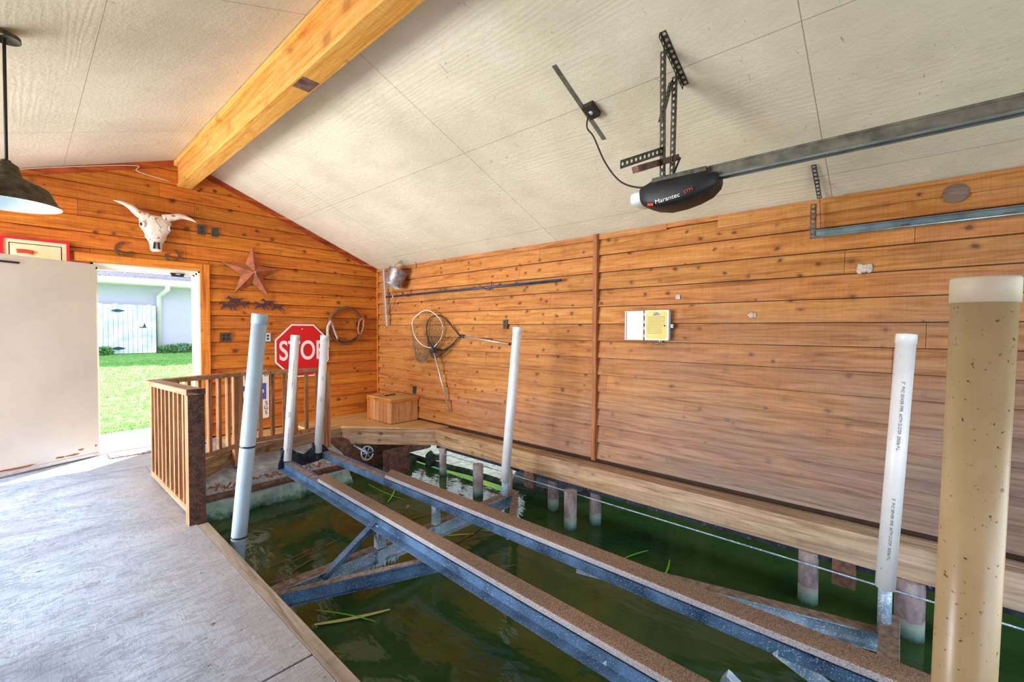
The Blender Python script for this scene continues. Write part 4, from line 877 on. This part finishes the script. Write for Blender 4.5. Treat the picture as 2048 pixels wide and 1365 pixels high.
def net(lab, cat_, hoop, handle, bagpts, mat_h, mat_n, hr, tags):
    t_ = thing('landing_net', lab, 'landing net', tuple(handle[0]), 'landing nets on the right wall')
    hp = smooth_path(hoop, 6); hp_o = MB().tube(hp, .008, 8).build('hoop', mat_h, t_)
    ho = MB().tube(handle, .013, 12).build('handle', 'alu', t_)
    MB().lathe([(.016, -.03), (.022, -.02), (.022, .05), (.016, .06)], handle[0], (Vector(handle[-1]) - Vector(handle[0])), 12).build('collar', 'net_dark', t_)
    if cat_: MB().tube([Vector(handle[-1]), Vector(handle[-1]) + (Vector(handle[-1]) - Vector(handle[0])).normalized() * .05], [.014, .006], 8).build('end_plug', 'black', ho)
    # net bag: rows of knotted mesh from the hoop to the tip
    mb = MB(); nr, ncl = 15, 34; m = len(hp); rows = []
    tip = Vector(bagpts); cen = sum(hp, Vector()) / m
    rnd = random.Random(tags)
    for i in range(nr + 1):
        k = i / nr; row = []
        for j in range(ncl):
            p = hp[int(j * m / ncl) % m]; c2 = cen.lerp(tip, k ** .8)
            sh = (1 - k ** 2.2) ** .55 * (.55 + .45 * (1 - k) ** 2) + .03
            q = c2 + (p - cen) * (1 if i == 0 else sh) ; q = p if i == 0 else q
            q = q + Vector((rnd.uniform(-.007, .007), rnd.uniform(-.012, .012), rnd.uniform(-.010, .010))) * (i > 0); q.x = min(q.x, XR - .03); row.append(mb.bm.verts.new(q))
        rows.append(row)
    for a, b in zip(rows, rows[1:]):
        for j in range(ncl): mb.face([a[j], a[(j + 1) % ncl], b[(j + 1) % ncl], b[j]])
    o_ = mb.build('net_bag', mat_n, hp_o); w_ = o_.modifiers.new('wire', 'WIREFRAME'); w_.thickness = .0026; w_.use_replace = True
hoop1 = [(3.78, 4.862, 1.12), (3.74, 5.0, 1.155), (3.70, 5.13, 1.275), (3.70, 5.20, 1.476), (3.74, 5.10, 1.60), (3.80, 4.97, 1.647), (3.86, 4.83, 1.558), (3.88, 4.745, 1.425), (3.86, 4.76, 1.257), (3.80, 4.84, 1.13)]
net('landing net with a downward handle and a green bag hanging to its left', False, hoop1, [(3.80, 4.858, 1.11), (3.88, 4.60, .255)], (3.80, 5.17, .93), 'alu', 'net_green', 0, 4)
hoop2 = [(3.905, 4.43, 1.30), (3.90, 4.66, 1.486), (3.89, 4.775, 1.554), (3.885, 4.91, 1.575), (3.88, 5.05, 1.527), (3.88, 5.11, 1.401), (3.88, 5.05, 1.212), (3.88, 4.91, 1.103), (3.885, 4.756, 1.096), (3.89, 4.587, 1.162), (3.905, 4.43, 1.28)]
net('landing net with a sideways handle pointing to the white pole and a dark bag', True, hoop2, [(3.905, 4.38, 1.292), (3.905, 3.53, 1.208)], (3.80, 4.84, 1.02), 'net_dark', 'net_dark', 0, 9)
# timer box
t = thing('control_box', 'open electrical control box with a yellow instruction panel on the right wall', 'control box', (3.87, 1.7, 1.43))
MB().box((3.86, 1.568, 1.30), (xw, 1.782, 1.56)).build('case', 'box_grey', t, bev=.004)
mb = MB(); mb.box((3.853, 1.562, 1.292), (3.86, 1.788, 1.568)); mb.build('flange', 'box_inner', t, bev=.003)
mb = MB(); pts = []
for (y, z, s1_, s2_) in ((1.583, 1.31, 1, 0), (1.770, 1.31, 0, 0), (1.770, 1.555, 0, 0), (1.583, 1.555, 0, 0)): pts.append((3.8525, y, z))
c_ = .02; y0, y1, z0, z1 = 1.578, 1.775, 1.303, 1.558
mb.prism([(3.8528, y0 + c_, z0), (3.8528, y1 - c_, z0), (3.8528, y1, z0 + c_), (3.8528, y1, z1 - c_), (3.8528, y1 - c_, z1), (3.8528, y0 + c_, z1), (3.8528, y0, z1 - c_), (3.8528, y0, z0 + c_)], (-.0015, 0, 0)); mb.build('instruction_panel', 'yellow', t)
xt = 3.8508
text('printed_title', 'GEM', .022, (xt, 1.680, 1.538), (0, -1, 0), (0, 0, 1), 'blue_paint', t, .0003, bold=.0008)
text('printed_title', 'REMOTES', .018, (xt, 1.675, 1.524), (0, -1, 0), (0, 0, 1), 'blue_paint', t, .0003, .85, bold=.0008)
rnd = random.Random(3)
for k in range(9):
    z = 1.502 - k * .018; mb = MB(); y = 1.762
    while y > 1.62: w = rnd.uniform(.006, .018); mb.box((xt - .0004, y - w, z), (xt, y, z + .004)); y -= w + .003
    mb.build('printed_line', 'ink', t)
    if k < 5: MB().box((xt - .0006, 1.598, z - .001), (xt, 1.61, z + .006)).build('printed_line', 'blue_paint', t)
MB().lathe([(0, .006), (.006, .006), (.006, 0)], (3.851, 1.597, 1.424), (-1, 0, 0), 12).build('button', 'black', t)
mb = MB(); lx0, lx1 = 3.845, 3.885
mb.box((lx0, 1.80, 1.292), (lx0 + .028, 1.985, 1.298)).box((lx0, 1.80, 1.558), (lx0 + .028, 1.985, 1.564)).box((lx0, 1.80, 1.298), (lx0 + .028, 1.806, 1.558)).box((lx0, 1.979, 1.298), (lx0 + .028, 1.985, 1.558)).box((lx0 + .022, 1.806, 1.298), (lx0 + .028, 1.979, 1.558)); bd = mb.build('door', 'box_inner', t, bev=.002)
mb = MB()
for z in (1.33, 1.40, 1.46, 1.53): MB().tube([(3.856, 1.794, z - .02), (3.856, 1.794, z + .02)], .008, 8).build('hinge', 'alu', bd)
MB().box((3.88, 1.537, 1.405), (3.905, 1.566, 1.44)).build('hasp', 'box_grey', t)
MB().tube(smooth_path([(3.88, 1.74, 1.298), (3.87, 1.71, 1.262), (3.87, 1.66, 1.255), (3.88, 1.64, 1.298)], 5), .004, 6).build('green_wire', 'net_green', t)
MB().tube([(3.89, 1.65, 1.30), (3.89, 1.65, 1.272)], .014, 12).build('cable_gland', 'box_grey', t)
MB().box((3.918, 1.49, 1.665), (3.93, 1.53, 1.70)).build('wall_fixture', 'tin', loc=(3.93, 1.51, 1.67))
tag(bpy.data.objects['wall_fixture'], 'small broken tin fixture on the siding above the control box', 'fixture')
o = rock((3.915, .21, 1.822), (.012, .045, .045), 8).build('mud_nest', 'rope_pale', loc=(3.915, .21, 1.78), smooth=True); tag(o, 'pale dried mud nest stuck high on the siding right of the control box', 'nest')
o = rock((3.917, .907, 1.509), (.008, .04, .025), 9).build('mud_nest', 'rope_pale', loc=(3.917, .907, 1.49), smooth=True); tag(o, 'small pale mud smear on the siding beside the control box', 'nest')
o = MB().lathe([(0, .006), (.058, .006), (.060, 0)], (3.913, -.23, 2.253), (-1, 0, 0), 28).build('round_cover', 'cedar_right', loc=(3.92, -.23, 2.19)); tag(o, 'round wooden cover on the siding above the door track', 'cover')
# ================================================================== CEILING THINGS
def zcr(x, d=.0): return zc(x) - d
t = thing('garage_door_opener', 'black ceiling-hung garage door opener with a long steel rail and white light lens', 'door opener', (2.5, 1.0, 2.2))
xo = 2.5
# body by sections along y
mb = MB(); secs = [(1.165, 2.215, 2.140, .085), (1.15, 2.225, 2.112, .10), (1.10, 2.235, 2.09, .11), (1.03, 2.235, 2.076, .115), (.95, 2.235, 2.080, .115), (.87, 2.235, 2.095, .11), (.80, 2.232, 2.118, .095), (.757, 2.225, 2.15, .07), (.745, 2.215, 2.17, .05)]
rings = []
for y, zt, zb, hw in secs:
    ring = []
    for k in range(20):
        a = 2 * math.pi * k / 20; cx, sz = math.cos(a), math.sin(a); e = .45
        ring.append(mb.bm.verts.new((xo + hw * abs(cx) ** e * (1 if cx > 0 else -1), y, (zt + zb) / 2 + (zt - zb) / 2 * abs(sz) ** e * (1 if sz > 0 else -1))))
    rings.append(ring)
for a, b in zip(rings, rings[1:]):
    for k in range(20): mb.face([a[k], a[(k + 1) % 20], b[(k + 1) % 20], b[k]])
mb.face(rings[0]); mb.face(rings[-1][::-1]); mb.build('motor_housing', 'opener_black', t, smooth=True)
mb = MB(); rings = []
for y, s_ in ((1.16, 1), (1.20, .98), (1.225, .86), (1.235, .6)):
    ring = []
    for k in range(20):
        a = 2 * math.pi * k / 20; cx, sz = math.cos(a), math.sin(a); e = .6
        ring.append(mb.bm.verts.new((xo + .088 * s_ * abs(cx) ** e * (1 if cx > 0 else -1), y, 2.165 + .042 * s_ * abs(sz) ** e * (1 if sz > 0 else -1))))
    rings.append(ring)
for a, b in zip(rings, rings[1:]):
    for k in range(20): mb.face([a[k], a[(k + 1) % 20], b[(k + 1) % 20], b[k]])
mb.face(rings[-1][::-1]); mb.build('light_lens', 'lens', t, smooth=True)
mb = MB(); mb.beam((xo, .80, 2.252), (xo, YF + .1, 2.252), .05, .012, off=(0, .012)); mb.beam((xo - .022, .80, 2.232), (xo - .022, YF + .1, 2.232), .005, .05); mb.beam((xo + .022, .80, 2.232), (xo + .022, YF + .1, 2.232), .005, .05)
mb.build('rail', 'rail_dust', t)
mb = MB(); mb.beam((xo - .026, .80, 2.202), (xo - .026, YF + .1, 2.202), .014, .008); mb.beam((xo + .02, .80, 2.202), (xo + .02, YF + .1, 2.202), .010, .008); mb.build('rail_lip', 'steel_track', t)
MB().beam((xo, .80, 2.214), (xo, YF + .1, 2.214), .028, .01).build('drive_belt', 'black', t)
MB().box((xo - .06, .80, 2.236), (xo + .06, 1.10, 2.262)).build('mounting_plate', 'perf', t)
ca, cb = Vector((2.33, 1.0, zc(2.33) - .003)), Vector((2.68, 1.0, zc(2.68) - .003)); dn = Vector((-.40, 0, -1)).normalized()
mb = MB(); mb.perf(ca, cb, (0, .032, 0)); mb.perf(ca + dn * .016 + Vector((0, .016, 0)), cb + dn * .016 + Vector((0, .016, 0)), dn * .032); mb.build('ceiling_angle', 'perf', t)
for xs, zt_ in ((2.405, zc(2.405) - .02), (2.575, zc(2.575) - .02)):
    mb = MB(); mb.perf((xs, 1.02, zt_), (xs + (.015 if xs < 2.5 else -.02), 1.02, 2.255), (.034, 0, 0)); mb.perf((xs + .017, 1.036, zt_), (xs + .017 + (.015 if xs < 2.5 else -.02), 1.036, 2.255), (0, .034, 0)); mb.build('hanging_strap', 'perf', t)
mb = MB(); mb.perf((2.585, 1.05, zc(2.6) - .03), (2.44, 1.05, 2.58), (.03, 0, .02)); mb.perf((2.60, 1.06, zc(2.6) - .03), (2.455, 1.06, 2.58), (0, .03, 0)); mb.build('diagonal_strap', 'perf', t)
mb = MB(); mb.perf((2.43, 1.03, 2.40), (2.10, 1.12, 2.25), (0, 0, .046)); mb.build('side_arm', 'perf', t)
MB().beam((2.62, 1.03, 2.415), (2.23, 1.10, 2.255), .04, .035).build('cross_bar', 'rust', t)
MB().tube([(2.60, 1.0, 2.40), (2.47, .99, 2.26)], .006, 8).build('brace_rod', 'cable', t)
text('lettering', 'Merlin Tec', .03, (xo - .1165, .985, 2.108), (0, -1, .13), (0, .13, 1), 'white_paint', t, .0006) if False else None
pl = Vector((xo - .1165, 0, 0))
text('lettering', 'Marantec', .034, (xo - .1170, .985, 2.112), (0, -1, .12), (0, .12, 1), 'white_paint', t, .0006, 1.1)
text('lettering', 'M4500', .026, (xo - .1150, .872, 2.134), (0, -1, .30), (0, .30, 1), 'red_paint', t, .0006) if False else text('lettering', 'SYN', .026, (xo - .1150, .872, 2.134), (0, -1, .30), (0, .30, 1), 'red_paint', t, .0006)
MB().hexa([(xo - .1160, 1.10, 2.093), (xo - .1160, 1.065, 2.088), (xo - .113, 1.065, 2.088), (xo - .113, 1.10, 2.093), (xo - .1160, 1.10, 2.106), (xo - .1160, 1.065, 2.101), (xo - .113, 1.065, 2.101), (xo - .113, 1.10, 2.106)]).build('red_badge', 'red_paint', t)
# ceiling outlet on a flat bar, with the cord
t2 = thing('ceiling_outlet', 'dark outlet box on a flat strip screwed to the sloping ceiling', 'outlet', (2.58, 1.63, 2.9))
def cp(x, y, d): v = Vector((x, y, zc(x))) + dn * d; return v
mb = MB(); mb.beam(cp(2.24, 1.66, .004), cp(2.87, 1.665, .004), .028, .004, up=dn); mb.build('flat_strip', 'rail_dust', t2)
mb = MB(); mb.beam(cp(2.555, 1.61, .022), cp(2.655, 1.60, .022), .075, .04, up=dn); mb.build('box', 'cable', t2)
q = cp(2.605, 1.605, .043); MB().lathe([(0, .004), (.014, .004), (.016, 0)], q, dn, 14).build('socket', 'galv', t2)
o = MB().tube(smooth_path([cp(2.60, 1.62, .045), cp(2.63, 1.63, .13), (2.62, 1.60, 2.70), (2.60, 1.50, 2.50), (2.55, 1.36, 2.33), (2.50, 1.20, 2.245), (2.45, 1.10, 2.245)], 6), .0055, 8).build('power_cord', 'cable', t)
# door track near the right wall
t = thing('door_track', 'galvanised horizontal garage door track hung near the right wall', 'track', (3.80, -.5, 2.05))
xk = 3.80
mb = MB(); mb.beam((xk + .02, .50, 2.077), (xk + .02, YF + .1, 2.077), .003, .05); mb.beam((xk, .50, 2.102), (xk, YF + .1, 2.102), .04, .003); mb.beam((xk - .005, .50, 2.052), (xk - .005, YF + .1, 2.052), .05, .003); mb.tube([(xk - .03, .50, 2.055), (xk - .03, YF + .1, 2.055)], .007, 8); mb.build('channel', 'steel_track', t)
for ys in (-.02, -.47): MB().box((xk + .012, ys, 2.07), (xk + .018, ys + .045, 2.08)).build('rust_slot', 'rust', t)
mb = MB(); mb.perf((xk + .03, .485, 2.30), (xk + .03, .485, 2.05), (.034, 0, 0)); mb.perf((xk + .014, .50, 2.30), (xk + .014, .50, 2.05), (0, .034, 0)); mb.build('hanging_strap', 'perf', t)
mb = MB(); mb.perf((3.56, .47, zc(3.56) - .01), (3.87, .47, zc(3.87) - .04), (0, .03, 0)); mb.perf((3.70, .455, zc(3.70) - .02), (3.83, .455, 2.12), (.032, 0, 0)); mb.build('ceiling_angle', 'perf_blue', t)
# pendant lamp
t = thing('pendant_lamp', 'dusty enamel pendant lamp with a white inside hanging at the left', 'lamp', (-.04, 3.52, 2.0))
MB().lathe([(.062, .0), (.060, .02), (.03, .035), (0, .036)], (-.035, 3.52, zc(-.035) - .036), (0, 0, 1), 28).build('ceiling_canopy', 'lamp_dark', t)
MB().tube([(-.035, 3.52, zc(-.035) - .03), (-.038, 3.52, 2.25)], .007, 8).build('cord', 'cable', t)
lc = Vector((-.04, 3.52, 0))
MB().lathe([(0, 2.262), (.018, 2.258), (.022, 2.248), (.045, 2.232), (.054, 2.195), (.058, 2.178)], lc, (0, 0, 1), 40).build('neck', 'lamp_dark', t)
MB().lathe([(.058, 2.178), (.10, 2.155), (.150, 2.128), (.160, 2.118), (.178, 2.075), (.200, 2.034), (.206, 2.030)], lc, (0, 0, 1), 56).build('shade', 'lamp_dark', t)
MB().lathe([(.206, 2.0295), (.200, 2.029), (.176, 2.072), (.158, 2.112), (.10, 2.145), (.0, 2.150)], lc, (0, 0, 1), 56).build('shade_lining', 'lamp_white', t)
# ================================================================== FLOATING REEDS
zw = -.553
reeds = [('green', (2.85, 4.93), (2.86, 4.16), .012, 'yellow-green reed leaf floating between the bunks at the far end'), ('green', (3.0, 4.57), (2.69, 4.25), .02, 'short broad green leaf crossing the long reed between the bunks'),
 ('green', (2.92, 2.99), (3.02, 2.84), .012, 'bright green leaf tip floating below the far bunk middle'), ('yellow', (2.63, 3.14), (2.82, 2.98), .010, 'yellow reed leaf beside the lift post between the bunks'),
 ('brown', (2.55, 2.98), (2.97, 3.04), .012, 'long grey-brown reed stem by the lift post between the bunks'), ('brown', (2.68, 2.96), (2.97, 2.83), .010, 'dark reed stem below the bright green leaf tip'),
 ('brown', (2.68, 4.05), (2.80, 3.86), .008, 'short reddish twig floating between the bunks'), ('brown', (2.55, 3.70), (2.84, 3.65), .012, 'thin orange-brown reed left of the lift post'),
 ('yellow', (1.24, 2.824), (1.66, 2.594), .028, 'broad pale yellow-green reed leaf in front of the blue strut'), ('green', (1.314, 2.96), (1.525, 2.554), .010, 'thin green leaf crossing the broad pale reed'),
 ('brown', (1.31, 3.79), (1.78, 3.84), .010, 'long brown reed stem, farthest of those left of the cradle'), ('brown', (1.38, 3.70), (1.92, 3.81), .010, 'long brown reed stem running under the left bunk'),
 ('brown', (1.225, 3.54), (1.63, 3.46), .014, 'pale reed stem nearest the deck left of the cradle'), ('brown', (1.386, 3.57), (1.72, 3.67), .012, 'dark reed stem in the middle of those left of the cradle'),
 ('brown', (2.54, 2.42), (2.67, 2.32), .010, 'short tan reed piece alone on the water between the bunks'), ('green', (3.60, 1.42), (3.28, 1.35), .014, 'bright green reed leaf under the ledge, the right one of two'), ('green', (3.62, 1.62), (3.33, 1.72), .012, 'bright green reed leaf under the ledge, the left one of two')]
for k, (col, a, b, w, lab) in enumerate(reeds):
    a, b = Vector((*a, zw + k * .0006)), Vector((*b, zw + k * .0006)); d = (b - a); nrm = Vector((-d.y, d.x, 0)).normalized(); pts = []
    L = []; Rr = []
    for i in range(9):
        s_ = i / 8; c = a.lerp(b, s_) + nrm * .03 * d.length * math.sin(s_ * 3.1) * (1 if k % 2 else -1); ww = w * .5 * (math.sin(math.pi * (.12 + .80 * s_)) ** .6)
        L.append(c + nrm * ww); Rr.append(c - nrm * ww)
    mb = MB(); mb.prism(L + Rr[::-1], (0, 0, .002)); o = mb.build('reed_leaf', 'reed_' + col, loc=tuple((a + b) / 2)); tag(o, lab, 'reed', 'reeds floating in the slip')
o = rock((2.78, 3.98, zw), (.025, .025, .018), 5).build('floating_nut', 'leather', loc=(2.78, 3.98, zw - .02), smooth=True); tag(o, 'small round orange nut floating between the bunks', 'nut')
